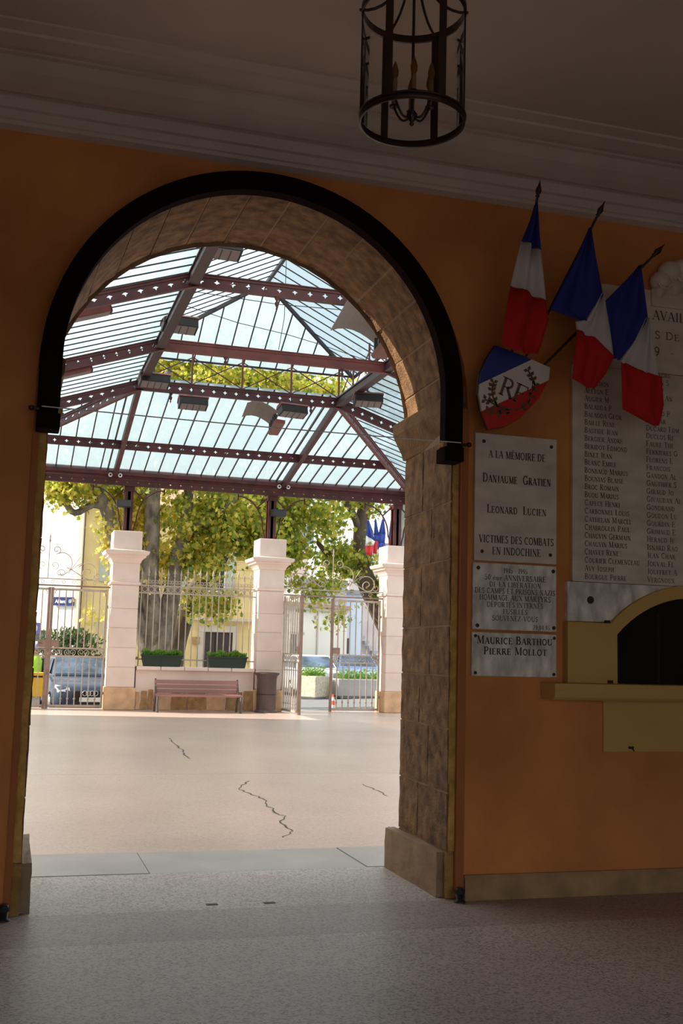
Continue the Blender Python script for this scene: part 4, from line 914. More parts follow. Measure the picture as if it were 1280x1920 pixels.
dup(l0, (8.67, 25.72, 0), (0,0,PI), 'closed gate leaf right of the gap, beside the traffic cone')
dup(l0, (6.20, 25.40, 0), (0,0,-PI/2+.09), 'gate leaf swung open inward beside the dark bin')
def overthrow(xa, xb, label):
    t = thing('gate_overthrow', ((xa+xb)/2, 25.72, 2.7), label, 'ironwork', 'scrolled ironwork above the gates'); xm = (xa+xb)/2; W = xb-xa; y = 25.72
    for z, r in ((2.745,.035),(2.895,.022)): MB().bar((xa,y,z), (xb,y,z), .035, r).build('rail', gate_m if z > 2.8 else gate_d, t)
    n = 12; cm = MB().tube([(p[0],0,p[1]) for p in spiral(0,0,.055,.012,20,20+430,14)], .007, 6).mesh('frieze_scroll', gate_m)
    for k in range(n): put('frieze_scroll', cm, t, (-W/2+W*(k+.5)/n,0,.12), (0,0,PI*(k % 2)))
    def sc(name, pts, r=.011): MB().tube([(p[0],y,p[1]) for p in pts], r, 6).build(name, gate_m, t)
    for s_ in (-1, 1):
        mir = lambda P: [(xm+s_*(p[0]), p[1]) for p in P]
        sc('great_scroll', mir([(.90,2.91),(.78,2.95),(.62,3.05),(.50,3.12)] + [(.40,3.16)]))
        sc('great_scroll', mir(spiral(.88,3.06,.24,.03,150,150-560,30)))
        sc('c_scroll', mir(spiral(.26,3.28,.30,.20,-100,120,22))); sc('c_scroll', mir(spiral(.16,3.55,.10,.02,-60,360,20)))
        sc('leaf_tendril', mir([(.44,3.02),(.52,3.15),(.62,3.30),(.70,3.42)]), .008); sc('leaf_tendril', mir([(.50,3.10),(.62,3.20),(.75,3.28)]), .008)
        sc('small_scroll', mir(spiral(1.10,3.0,.09,.02,180,180+400,16)), .008); sc('inner_scroll', mir(spiral(.30,3.02,.11,.02,200,200-420,18)), .009)
        sc('inner_scroll', mir(spiral(.13,3.2,.10,.02,-80,300,18)), .008)
    sc('centre_stem', [(xm,2.9),(xm,3.3),(xm,3.75)], .010)
    MB().lathe([(.001,3.70),(.03,3.75),(.012,3.80),(.022,3.84),(.001,3.92)], (xm,y,0), 8).build('finial', gate_m, t)
overthrow(6.17, 8.74, 'scrolled iron overthrow above the half open right gate'); overthrow(-.64, 2.15, 'scrolled iron overthrow above the left gate')

# ------------------------------------------------------------------ bench, bin, planters
t = thing('park_bench', (4.12, 24.85, 0), 'slatted mauve wooden bench with iron legs against the low wall', 'bench')
for k, z in enumerate((.655, .555, .455)):
    b = MB(); yb = 25.02-(.655-z)*.25; b.add([(3.18,yb,z-.04),(5.06,yb,z-.04),(5.06,yb+.012,z+.045),(3.18,yb+.012,z+.045),(3.18,yb+.04,z-.04),(5.06,yb+.04,z-.04),(5.06,yb+.052,z+.045),(3.18,yb+.052,z+.045)], [(0,1,2,3),(7,6,5,4),(0,4,5,1),(3,2,6,7),(0,3,7,4),(1,5,6,2)]); b.build('back_slat', wood, t, bevel=.006)
for k in range(4):
    y = 24.60+k*.095; b = MB(); b.box(3.18, y, .345+.004*k, 5.10, y+.082, .385+.004*k); b.build('seat_slat', wood, t, bevel=.006)
for x in (3.20, 5.06):
    b = MB(); b.tube([(x,25.09,.72),(x,25.02,.55),(x,24.95,.42),(x,24.96,.33),(x,25.04,.15),(x,25.08,0)], [.02,.024,.026,.026,.024,.026], 8); b.build('rear_leg', iron, t)
    b = MB(); b.tube([(x,24.96,.345),(x,24.78,.34),(x,24.62,.345),(x,24.58,.32),(x,24.60,.2),(x,24.57,0)], [.022,.022,.024,.026,.024,.028], 8); b.build('front_leg', iron, t)
t = thing('litter_bin', (5.75, 25.08, 0), 'dark cylindrical litter bin with flared rim in front of the pillar', 'bin')
MB().lathe([(.27,0),(.27,.03),(.235,.05),(.225,.07)], (5.75,25.08,0), 24).build('foot', bin_m, t)
MB().lathe([(.225,.06),(.225,.76),(.235,.78)], (5.75,25.08,0), 24).build('body', bin_m, t)
MB().lathe([(.235,.78),(.24,.82),(.29,.875),(.295,.90),(.20,.91),(.19,.80)], (5.75,25.08,0), 24).build('rim', bin_m, t)
MB().lathe([(.229,.40),(.232,.41),(.229,.42)], (5.75,25.08,0), 24).build('band', dark_metal, t)
def leaf_mesh(b, c, s, seed=None, lob=True):
    a = Vector((random.gauss(0,1), random.gauss(0,1), random.gauss(0,.6)-.5)).normalized(); d, u, v = basis(a, Vector((random.random(), random.random(), random.random()+.1)))
    if lob: sh = ((0,-.45),(.18,-.38),(.5,-.28),(.30,-.02),(.55,.22),(.2,.20),(0,.6),(-.2,.20),(-.55,.22),(-.30,-.02),(-.5,-.28),(-.18,-.38))
    else: sh = ((0,-.5),(.18,-.1),(.12,.3),(0,.55),(-.12,.3),(-.18,-.1))
    n = len(b.v); b.v += [tuple(c + u*(p*s) + v*(q*s) + d*(abs(p)*s*.25)) for p, q in sh]; b.f.append(list(range(n, n+len(sh)))); b.m.append(b.cur); b.sm.append(False)
def fast(b, name, mats, parent):
    off = wloc(parent); me = bpy.data.meshes.new(name); me.from_pydata([(x-off.x, y-off.y, z-off.z) for x, y, z in b.v], [], b.f)
    for m_ in mats: me.materials.append(m_)
    me.polygons.foreach_set('material_index', b.m); me.update(); o = put(name, me, parent); o['kind'] = 'stuff'; return o
def planter(xa, xb, label):
    xm = (xa+xb)/2; t = thing('planter_box', (xm, 25.50, .982), label, 'planter', 'green trough planters on the low wall')
    tp = [(xa,25.37),(xb,25.37),(xb,25.63),(xa,25.63)]; bt = [(xa+.05,25.40),(xb-.05,25.40),(xb-.05,25.60),(xa+.05,25.60)]
    b = MB(); b.add([(p[0],p[1],.984) for p in bt]+[(p[0],p[1],1.235) for p in tp], [(0,3,2,1),(0,1,5,4),(1,2,6,5),(2,3,7,6),(3,0,4,7)]); b.add([(p[0],p[1],1.20) for p in tp], [(0,1,2,3)])
    b.build('trough', green_box, t)
    b = MB(); b.box(xa-.012,25.358,1.215,xb+.012,25.38,1.245); b.box(xa-.012,25.62,1.215,xb+.012,25.642,1.245); b.box(xa-.012,25.38,1.215,xa+.01,25.62,1.245); b.box(xb-.01,25.38,1.215,xb+.012,25.62,1.245); b.build('rim', green_box, t)
    bm_ = MB().prism([(.018*math.cos(a),.018*math.sin(a)) for a in [2*PI*k/8 for k in range(8)]], XZ, -.006, .01).mesh('boss', green_box)
    for k in range(6): put('boss', bm_, t, (xa+.06+(xb-xa-.12)*(k+.5)/6-xm, 25.382-25.50, 1.15-.982))
    b = MB()
    for k in range(950):
        x = random.uniform(xa+.01, xb-.01); h = .13*(.5+.5*math.sin(x*9)**2)+.03
        leaf_mesh(b, Vector((x, random.uniform(25.38,25.62), 1.20+random.random()*h+.02)), random.uniform(.05,.085), lob=False)
    fast(b, 'plants', [leaf_box], t)
planter(2.91, 3.83, 'dark green trough planter on the low wall, left one of two'); planter(4.42, 5.34, 'dark green trough planter on the low wall, right one of two')
b = MB(); b.box(4.33,25.40,.982,4.42,25.50,1.20); b.lathe([(.03,1.20),(.02,1.24)], (4.375,25.45,0), 8); tag(b.build('water_bottle', lamp_glass), 'clear plastic bottle standing left of the right planter', 'bottle')
b = MB(); b.box(2.795,25.56,1.14,2.845,25.62,1.19); tag(b.build('fence_clamp', gate_d), 'small rusty clamp where the fence meets the left pillar', 'clamp')

# ================================================================== STREET
def sz(x, y): return -.40 + .031*x
b = MB(); X0, X1 = -30, 60
b.add([(X0,26.1,sz(0,0)-.05),(0,26.1,sz(0,0)),(12,26.1,sz(12,0)),(X1,26.1,sz(12,0)),(X0,90,sz(0,0)-.05),(0,90,sz(0,0)),(12,90,sz(12,0)),(X1,90,sz(12,0))], [(0,1,5,4),(1,2,6,5),(2,3,7,6)])
b.add([(X0,26.1,-.6),(X1,26.1,-.6),(X1,26.1,-.01),(X0,26.1,-.01)], [(0,1,2,3)])
struct(b.build('floor_street', asphalt))
b = MB(); b.box(-9, 7.1, 0, -2.2, 23.9, 6.2); struct(b.build('wall_sun_block', cream_w))  # unseen wall added to keep direct sun out of the courtyard

# ------------------------------------------------------------------ trees
def branchset(t, lst, mt, names='branch'):
    for k, (pts, rs) in enumerate(lst):
        # smooth the path a little
        P = [Vector(p) for p in pts]; Q = []; R_ = []
        for i in range(len(P)-1):
            for q in range(4):
                u = q/4; p0, p1, p2, p3 = P[max(i-1,0)], P[i], P[i+1], P[min(i+2,len(P)-1)]
                Q.append(.5*((2*p1)+(p2-p0)*u+(2*p0-5*p1+4*p2-p3)*u*u+(3*p1-p0-3*p2+p3)*u**3)); R_.append((rs[i]+(rs[i+1]-rs[i])*u)*random.uniform(.95,1.06))
        Q.append(P[-1]); R_.append(rs[-1]); MB().tube(Q, R_, 10).build('trunk' if k == 0 else names, mt, t)
def foliage(t, clusters, size=(.085,.165), yel=.25):
    b = MB()
    for c, r, n, yy in clusters:
        n = int(n*2.0); yy = min(.9, yy*1.25+.06)
        blobs = [(Vector((c[0]+random.gauss(0,.45)*r[0], c[1]+random.gauss(0,.45)*r[1], c[2]+random.gauss(0,.45)*r[2])), random.uniform(.25,.6)) for _ in range(max(4, n//55))]
        for k in range(n):
            p, rr = random.choice(blobs); b.cur = 1 if random.random() < yy else (2 if random.random() < .42 else 0)
            leaf_mesh(b, p+Vector((random.gauss(0,.55),random.gauss(0,.55),random.gauss(0,.42)))*rr, random.uniform(*size))
    fast(b, 'foliage', [leaf, leaf_y, leaf_g], t)
t = thing('plane_tree', (3.75,29,sz(3.75,0)), 'large forked plane tree behind the iron fence', 'tree')
branchset(t, [([(3.75,29,-.4),(3.74,29,.8),(3.66,29,1.7),(3.42,29,2.9),(3.42,29,4.3),(3.40,29,5.4),(3.5,29.2,7),(3.7,29.5,9)], [.42,.36,.30,.25,.22,.2,.16,.08]),
  ([(3.70,29,.9),(3.3,29,1.8),(2.85,29,2.95),(2.47,29,4.2),(2.2,29,5.0),(1.75,28.9,5.65),(1.0,28.6,6.8)], [.26,.24,.22,.19,.17,.13,.07]),
  ([(3.78,29,1.4),(3.95,29,2.4),(4.12,29,3.5),(4.25,29,4.3),(4.75,28.9,4.75),(5.3,28.8,5.15),(6,28.7,5.9)], [.26,.24,.21,.18,.13,.10,.05]),
  ([(4.25,29,4.2),(4.32,29.1,5.0),(4.45,29.3,6.2),(4.8,29.6,8)], [.17,.15,.12,.06]),
  ([(2.2,29,5.0),(1.85,28.9,5.02),(1.42,28.8,4.78),(1.15,28.8,5.05),(.95,28.8,5.4),(.5,28.7,5.8)], [.10,.09,.085,.08,.06,.03])], bark)
foliage(t, [((3.2,29,6.9),(2.6,1.6,1.2),3300,.3), ((5.2,29.2,4.9),(1.1,.9,.8),2000,.25), ((4.7,29.1,3.9),(.8,.7,.6),800,.35), ((1.2,28.8,5.75),(1.0,.8,.35),900,.3), ((2.75,29.2,4.2),(.45,.4,.7),750,.75), ((6.2,29.3,4.5),(.7,.6,.55),1000,.15), ((5.2,29.4,2.6),(.7,.5,.45),330,.3), ((2.95,29.4,3.0),(.25,.4,.5),160,.8), ((4.3,31,9.2),(3.2,1.6,1.3),3600,.3), ((5.6,31.6,9.4),(3.2,.8,.6),1500,.2), ((2.05,28.4,2.15),(.2,.2,.2),22,.9), ((3.4,30,5.1),(1.0,.5,.6),800,.5), ((2.5,29.6,5.6),(.9,.5,.35),600,.4), ((1.0,28.7,5.35),(.6,.5,.35),420,.4), ((4.0,30,3.7),(.4,.4,.6),330,.6)])
t = thing('plane_tree', (4.35,30.6,sz(4.3,0)), 'darker leaning plane tree half hidden behind the forked one', 'tree')
branchset(t, [([(4.25,30.6,-.4),(4.35,30.6,1.3),(4.75,30.6,2.7),(5.35,30.6,3.6),(5.85,30.5,4.5),(6.3,30.4,5.1),(7.1,30.2,5.5)], [.36,.32,.27,.23,.19,.15,.08]), ([(5.7,30.5,4.2),(5.75,30.7,5.5),(5.6,31,7.5)], [.15,.12,.05])], bark_d)
foliage(t, [((6.5,30.4,5.6),(1.3,1,.8),1500,.2), ((6.9,30.4,4.4),(.6,.5,.5),500,.1), ((6.0,31,7.5),(1.6,1.2,1),1200,.25)])
t = thing('plane_tree', (10.3,31.2,sz(10,0)), 'plane tree with dark trunk seen above the right gate', 'tree')
branchset(t, [([(11.4,31.2,-.1),(11.0,31.2,1.8),(10.4,31.2,3.0),(9.98,31.2,3.8),(9.85,31.2,4.9),(9.95,31.2,5.9),(10.2,31.3,7.5)], [.42,.38,.34,.28,.2,.17,.1]), ([(10.3,31.2,3.3),(9.7,31.1,3.75),(9.1,31,4.0),(8.4,30.8,4.6)], [.24,.2,.14,.05]), ([(9.85,31.2,4.9),(9.5,31,5.6),(8.7,30.8,6.4)], [.12,.10,.05])], bark_d)
foliage(t, [((8.0,30.4,5.3),(1.3,.9,.6),1150,.15), ((9.8,31,6.5),(1.8,1.2,.8),1700,.25), ((7.4,30.2,4.2),(.7,.6,.55),480,.1), ((9.2,31.0,4.1),(.8,.6,.4),620,.08), ((8.2,30.1,3.3),(.8,.4,.3),230,.08), ((10.7,30.9,3.5),(.35,.4,.7),420,.05), ((8.8,32,9),(2.4,1.3,1.2),2000,.3), ((8.7,29.9,2.4),(.5,.3,.5),70,.1)])
t = thing('plane_tree', (11.5,31.8,sz(11,0)), 'plane tree with pale straight trunk beside the stone jamb', 'tree')
branchset(t, [([(11.75,31.8,-.1),(11.6,31.8,2.5),(11.48,31.8,4.5),(11.42,31.8,6.5),(11.5,31.8,9)], [.28,.25,.22,.2,.12])], bark_l)
foliage(t, [((11.2,31.8,6.8),(1.2,.8,.8),700,.2)])

# ------------------------------------------------------------------ buildings across the street
def frame(P0, ang):
    d = Vector((math.cos(ang), math.sin(ang), 0)); n = Vector((-math.sin(ang), math.cos(ang), 0)); P0 = Vector(P0)
    def ob(b, u0, u1, d0, d1, z0, z1):
        vs = [P0+d*u+n*w+Vector((0,0,z)) for u, w, z in ((u0,d0,z0),(u1,d0,z0),(u1,d1,z0),(u0,d1,z0),(u0,d0,z1),(u1,d0,z1),(u1,d1,z1),(u0,d1,z1))]
        return b.add(vs, [(0,3,2,1),(4,5,6,7),(0,1,5,4),(1,2,6,5),(2,3,7,6),(3,0,4,7)])
    return ob
def win(ob, t, u0, u1, z0, z1, mt=win_dark, shut=None, fr=white_p):
    w = ob(MB(), u0-.06, u1+.06, -.03, .05, z0-.06, z1+.06).build('window', fr, t); ob(MB(), u0, u1, -.04, -.031, z0, z1).build('pane', mt, w)
    if shut:
        sw = (u1-u0)/2+.02
        for a, c in ((u0-.08-sw, u0-.08), (u1+.08, u1+.08+sw)): ob(MB(), a, c, -.05, -.02, z0-.05, z1+.05).build('shutter', shut, t)
A1 = -.62
t = thing('white_building', (2.25,39,-.4), 'bright white shop building behind the left gate', 'building'); ob = frame((2.25-8*math.cos(A1), 39-8*math.sin(A1), 0), A1)
bx, by = 2.25-8*math.cos(A1), 39-8*math.sin(A1); MB().prism([(2.25,39),(bx,by),(bx,by+5),(2.25,45)], XY, -.5, 7.2).build('wall', white_w, t); MB().prism([(2.25,38.85),(bx,by-.2),(bx,by+5),(2.25,45)], XY, 7.2, 7.5).build('eaves', white_w, t)
ob(MB(), 5.6, 6.7, -.03, .02, -.4, 1.9).build('shop_window', win_dark, t); ob(MB(), 5.5, 6.8, -.06, .02, 1.9, 2.0).build('lintel', tan_trim, t)
for z in (.5, .9, 1.3): ob(MB(), 6.2, 6.65, -.05, -.03, z, z+.22).build('notice', white_p, t)
win(ob, t, 3.0, 4.0, .5, 2.2); win(ob, t, 3.0, 4.0, 3.6, 5.2)
ob(MB(), 7.86, 8.02, -.05, .02, -.4, 7.2).build('corner_pilaster', tan_trim, t)
sg = thing('shop_sign', (1.86,39.2,2.78), 'dark blue shop sign with white lettering on the white building', 'sign')
ob(MB(), 7.02, 7.80, -.10, -.03, 2.77, 3.06).build('board', sign_blue, sg)
def font_text(s, size, M_, mt, name, parent):
    cu = bpy.data.curves.new('t', 'FONT'); cu.body = s; cu.size = size; cu.extrude = .004; cu.align_x = 'LEFT'; cu.offset = .004
    o = bpy.data.objects.new('t', cu); C.objects.link(o); dg = bpy.context.evaluated_depsgraph_get(); me = bpy.data.meshes.new_from_object(o.evaluated_get(dg)); bpy.data.objects.remove(o)
    me.materials.clear(); me.materials.append(mt); off = wloc(parent); me.transform(Matrix.Translation(-off) @ M_); return put(name, me, parent)
d = Vector((math.cos(A1), math.sin(A1), 0)); nn = Vector((-math.sin(A1), math.cos(A1), 0)); B0 = Vector((2.25-8*math.cos(A1), 39-8*math.sin(A1), 0))
p = B0+d*7.09-nn*.108; Mt = Matrix(((d.x,0,-nn.x,p.x),(d.y,0,-nn.y,p.y),(0,1,0,2.855),(0,0,0,1)))
font_text('Allianz', .17, Mt, white_p, 'lettering', sg)
b = MB(); c0 = B0+d*7.69-nn*.108+Vector((0,0,2.915))
b.tube([c0+d*.055*math.cos(a)+Vector((0,0,.055*math.sin(a))) for a in [2*PI*k/16 for k in range(17)]], .008, 6, False)
for du, h in ((-.018,.05),(0,.06),(.018,.05)): b.bar(c0+d*du-Vector((0,0,.03)), c0+d*du+Vector((0,0,h-.03)), .010, .010, nn)
b.build('emblem', white_p, sg)
t = thing('yellow_building', (5.4,39,-.3), 'yellow rendered house with shuttered windows behind the tree', 'building'); ob = frame((2.32,39.2,0), 0)
ob(MB(), 0, 6.5, 0, 6, -.5, 6.4).build('wall', yellow_w, t)
b = MB(); vs = [(2.3,38.9,6.4),(8.84,38.9,6.4),(8.84,45.4,6.4),(2.3,45.4,6.4),(2.3,42.2,7.8),(8.84,42.2,7.8)]; b.add(vs, [(0,1,5,4),(2,3,4,5),(1,2,5),(3,0,4),(0,3,2,1)]); b.build('roof', tile, t)
win(ob, t, .95, 1.55, 3.7, 5.0, win_dark, shutter_m); win(ob, t, 4.35, 4.95, 3.5, 4.9, win_dark, shutter_m); win(ob, t, 2.6, 3.2, 3.6, 4.9, win_dark, shutter_m)
d_ = ob(MB(), 4.30, 5.35, -.03, .05, -.3, 2.02).build('door', door_m, t); ob(MB(), 4.72, 4.745, -.05, -.03, -.3, 2.0).build('door_rail', dark_metal, d_)
ob(MB(), 4.12, 5.52, -.08, .05, 2.02, 2.25).build('door_lintel', tan_trim, t); ob(MB(), 4.12, 4.30, -.07, .05, -.3, 2.02).build('door_jamb', tan_trim, t); ob(MB(), 5.35, 5.52, -.07, .05, -.3, 2.02).build('door_jamb', tan_trim, t)
ob(MB(), 3.9, 6.4, -.22, .05, 2.42, 2.52).build('ledge', tan_trim, t); ob(MB(), 3.90, 4.16, -.10, .02, 1.58, 1.82).build('letter_box', rubble, t)
for k in range(6): ob(MB(), .55+k*.2, .63+k*.2, -.03, .02, .3, 2.4).build('panel_batten', tan_trim, t)
for k in range(2):
    for j in range(3): ob(MB(), 5.2+k*.5+(.2 if j % 2 else 0), 5.66+k*.5+(.2 if j % 2 else 0), -.02, .02, 4.0+j*.28, 4.25+j*.28).build('stone', yellow_w, t)
t = thing('cream_building', (10.3,41,-.1), 'low cream building with tiled eaves beyond the open gate', 'building'); A3 = .62; ob = frame((8.9,39.6,0), A3)
ex, ey = 8.9+5*math.cos(A3), 39.6+5*math.sin(A3)
for nm, o_, za, zb, mm in (('wall',0,-.5,3.0,cream_w),('cornice',.2,3.0,3.12,tan_trim),('roof_edge',.3,3.12,3.26,tile)): MB().prism([(8.9,39.6-o_),(ex,ey-o_),(ex,ey+4),(8.9,46)], XY, za, zb).build(nm, mm, t)
d_ = ob(MB(), 1.55, 2.20, -.02, .05, -.4, 2.05).build('door', win_dark, t); ob(MB(), 1.85, 1.90, -.04, -.02, -.4, 2.05).build('door_post', white_p, d_); ob(MB(), 1.45, 2.3, -.04, .03, 2.05, 2.15).build('door_lintel', tan_trim, t)
ob(MB(), 3.05, 3.12, -.05, .0, -.4, 3.0).build('downpipe', tan_trim, t)
for u in (1.2, 2.9, 3.8): ob(MB(), u, u+.10, -.10, .0, 2.68, 2.80).build('wall_lamp', tan_trim, t)
t = thing('grey_building', (15.2,50,-.1), 'shaded grey house front far beyond the right gate', 'building'); ob = frame((13.0,50,0), 0)
ob(MB(), 0, 2.2, 0, 5, -.5, 4.6).build('wall', grey_w, t); win(ob, t, 1.35, 1.85, 2.0, 3.0); ob(MB(), 1.2, 2.1, -.25, .02, 1.65, 1.75).build('balcony', tan_trim, t); ob(MB(), -.1, 2.19, -.2, 5, 4.6, 4.8).build('roof_edge', slate, t)
t = thing('blue_building', (16,51,-.1), 'pale blue white house front far beyond the right gate', 'building'); ob = frame((15.2,50.6,0), 0)
ob(MB(), 0, 1.0, 0, 5, -.5, 4.2).build('wall', blue_w, t); ob(MB(), .02, .38, -.03, .03, .2, 2.1).build('door', win_dark, t); ob(MB(), .01, .98, -.2, 5, 4.2, 4.4).build('roof_edge', slate, t)
t = thing('pale_building', (18,53,-.1), 'pale pinkish house with outside stair far beyond the right gate', 'building'); ob = frame((16.2,53,0), 0)
ob(MB(), 0, 5, 0, 5, -.5, 6.8).build('wall', pink_w, t); win(ob, t, 1.6, 2.0, 1.2, 2.2)
for k in range(8): ob(MB(), .1+k*.22, .34+k*.22, -.5, .02, 2.6-k*.24, 2.75-k*.24).build('stair_tread', grey_w, t)
ob(MB(), .01, 5.1, -.2, 5, 6.8, 7.0).build('roof_edge', slate, t)
t = thing('tall_building', (13.5,57,-.1), 'tall pinkish house with grey roof seen through the leaves', 'building'); ob = frame((9.2,58.5,0), .1)
ob(MB(), 0, 6.5, 0, 6, -.5, 7.4).build('wall', pink_w, t); ob(MB(), -.2, 6.7, -.3, 6, 7.4, 8.6).build('roof', slate, t)
for u in (1, 2.6, 4.2): win(ob, t, u, u+.7, 5.2, 6.6, win_dark, blue_w)

# ------------------------------------------------------------------ vehicles
def car(loc, rz, paint, label, rings=False, scale=1.0):
    t = thing('car', (0,0,0), label, 'car')
    sec = [(0,.66,.26,.60),(.10,.80,.22,.70),(.35,.86,.20,.80),(.9,.885,.2,.90),(1.3,.89,.2,.98),(2.4,.895,.2,1.0),(3.6,.88,.2,1.0),(4.05,.84,.24,.95),(4.2,.72,.34,.86)]
    vs = []; fs = []
    for y, w, a, c in sec:
        m_ = (a+c)/2; vs += [(-w*.86,y,a),(w*.86,y,a),(w,y,a+.12),(w,y,m_+.08),(w*.93,y,c-.05),(w*.80,y,c),(-w*.80,y,c),(-w*.93,y,c-.05),(-w,y,m_+.08),(-w,y,a+.12)]
    n = 10
    for i in range(len(sec)-1):
        for k in range(n): fs.append((i*n+k, i*n+(k+1)%n, (i+1)*n+(k+1)%n, (i+1)*n+k))
    fs += [tuple(range(n-1,-1,-1)), tuple((len(sec)-1)*n+k for k in range(n))]
    MB().add(vs, fs, True).build('body', paint, t)
    cs = [(1.22,.76,.96,.74,.985),(2.02,.80,.96,.60,1.43),(2.5,.80,.96,.60,1.47),(3.2,.80,.96,.59,1.44),(3.95,.74,.95,.62,1.02)]
    vs = []; fs = []
    for y, w, a, w2, c in cs: vs += [(-w,y,a),(w,y,a),(w2,y,c),(-w2,y,c)]
    for i in range(len(cs)-1):
        for k in range(4): fs.append((i*4+k, i*4+(k+1)%4, i*4+4+(k+1)%4, i*4+4+k))
    fs += [(3,2,1,0), (16,17,18,19)]; MB().add(vs, fs).build('cabin', paint, t, bevel=.04)
    def q(name, P, mt): MB().add(P, [tuple(range(len(P)))]).build(name, mt, t)
    q('windscreen', [(-.70,1.265,1.02),(.70,1.265,1.02),(.57,1.97,1.425),(-.57,1.97,1.425)], car_glass); q('rear_window', [(-.62,3.93,1.05),(.62,3.93,1.05),(.53,3.26,1.42),(-.53,3.26,1.42)], car_glass)
    for s_ in (-1, 1):
        q('side_window', [(s_*.795,1.62,1.02),(s_*.80,3.55,1.02),(s_*.645,3.2,1.40),(s_*.645,2.1,1.40)], car_glass)
        b = MB(); b.add([(s_*.48,.02,.60),(s_*.74,.06,.62),(s_*.845,.34,.72),(s_*.80,.33,.76),(s_*.50,.09,.69)], [(0,1,2,3,4)]); b.add([(s_*.48,.0,.59),(s_*.75,.05,.61),(s_*.86,.34,.71),(s_*.81,.32,.77),(s_*.50,.07,.70)], [(0,1,2,3,4)]); b.build('headlight', chrome, t)
        MB().box(s_*.93-.09,1.50,.98,s_*.93+.09,1.66,1.10).build('mirror', paint, t, bevel=.02)
        for y in (.78, 3.4):
            w = MB().lathe([(.0,-.09),(.26,-.09),(.31,-.05),(.31,.05),(.26,.09),(.0,.09)], (0,0,0), 20).build('wheel', tyre, t); w.matrix_local = Matrix.Translation((s_*.80,y,.31)) @ Matrix.Rotation(PI/2,4,'Y')
            h = MB().lathe([(.0,-.10),(.2,-.10),(.2,.10),(.0,.10)], (0,0,0), 14).mesh('hub', chrome); put('hub_cap', h, w)
        MB().box(s_*.62-.12,4.1,.62,s_*.62+.12,4.2,.86).build('tail_light', fr2, t)
    MB().prism([(-.36,.30),(.36,.30),(.44,.52),(.36,.62),(-.36,.62),(-.44,.52)], XZ, -.015, .03).build('grille', dark_metal, t)
    MB().box(-.26,-.03,.36,.26,-.012,.47).build('number_plate', white_p, t); MB().box(-.80,.02,.20,.80,.16,.29).build('bumper_lip', dark_metal, t)
    if rings:
        for k in range(4): MB().tube([(-.135+.09*k+.058*math.cos(a),-.028,.57+.058*math.sin(a)) for a in [2*PI*i/16 for i in range(17)]], .009, 6, False).build('badge_ring', chrome, t)
    t.location = loc; t.rotation_euler = (0,0,rz); t.scale = (scale,)*3; return t
car((2.02,28.45,sz(2,0)), .10, car_blue, 'dark blue car with four ring badge parked behind the left gate', True)
car((10.15,39.62,sz(10,0)), PI-.05, car_white, 'white car parked behind the concrete planter', scale=.95)
car((12.0,37.2,sz(12,0)), -.15, car_lblue, 'light blue car seen through the right gate leaf', scale=.95)

# ------------------------------------------------------------------ street furniture
def planter_tub(x, y, w, d_, h, mt, label, yaw, plants):
    z = sz(x, y); t = thing('street_planter', (x,y,z), label, 'planter'); ob = frame((x,y,0), yaw)
    ob(MB(), -w/2, w/2, -d_/2, d_/2, z+.06, z+h).build('tub', mt, t, bevel=.03); ob(MB(), -w/2+.1, w/2-.1, -d_/2+.1, d_/2-.1, z, z+.06).build('foot', grey_w, t)
    b = MB()
    for k in range(plants): leaf_mesh(b, Vector((x+random.uniform(-.42,.42)*w, y+random.uniform(-.4,.4)*d_, z+h+abs(random.gauss(0,.14)))), random.uniform(.07,.12), lob=False)
    fast(b, 'plants', [leaf_box], t)
planter_tub(9.58, 35.0, .85, .75, .74, concrete, 'square rough concrete street planter in the open gateway', .72, 500)
planter_tub(11.12, 35.0, 1.7, .8, .62, grey_w, 'long grey street planter behind the closed right gate leaf', 0.05, 900)
t = thing('traffic_cone', (7.78,26.55,sz(7.78,0)), 'orange and white traffic cone standing by the right gate', 'traffic cone'); z = sz(7.78,0)
MB().box(7.66,26.43,z,7.90,26.67,z+.03).build('base', orange_c, t, bevel=.008)
for k, (a, c) in enumerate(((.03,.18),(.18,.28),(.28,.38),(.38,.47),(.47,.54))):
    rr = lambda h: .085*(1-h/.56)+.016; MB().lathe([(rr(a),z+a),(rr(c),z+c)], (7.78,26.55,0), 16).build('white_band' if k % 2 else 'orange_band', white_p if k % 2 else orange_c, t)
t = thing('yellow_street_box', (.70,27.95,sz(.7,0)), 'yellow box on a grey stand behind the left gate', 'box'); z = sz(.7,0)
MB().box(.54,27.8,.16,.86,28.1,.74).build('box', yellow_p, t, bevel=.015); MB().box(.60,27.86,z,.80,28.04,.16).build('stand', grey_w, t); MB().box(.56,27.79,.62,.84,27.80,.66).build('slot', dark_metal, t)
t = thing('street_sign', (.70,33,sz(.7,0)), 'small violet sign on a pole behind the left gate', 'sign')
MB().tube([(.70,33,sz(.7,0)),(.70,33,2.05)], .03, 8).build('pole', gate_m, t); MB().box(.56,32.95,1.72,.86,32.97,2.03).build('board', sign_purp, t); MB().prism([(.71+.07*math.cos(a)*.8,1.875+.10*math.sin(a)) for a in [2*PI*k/12 for k in range(12)]], XZ, 32.945, 32.95).build('white_symbol', white_p, t)
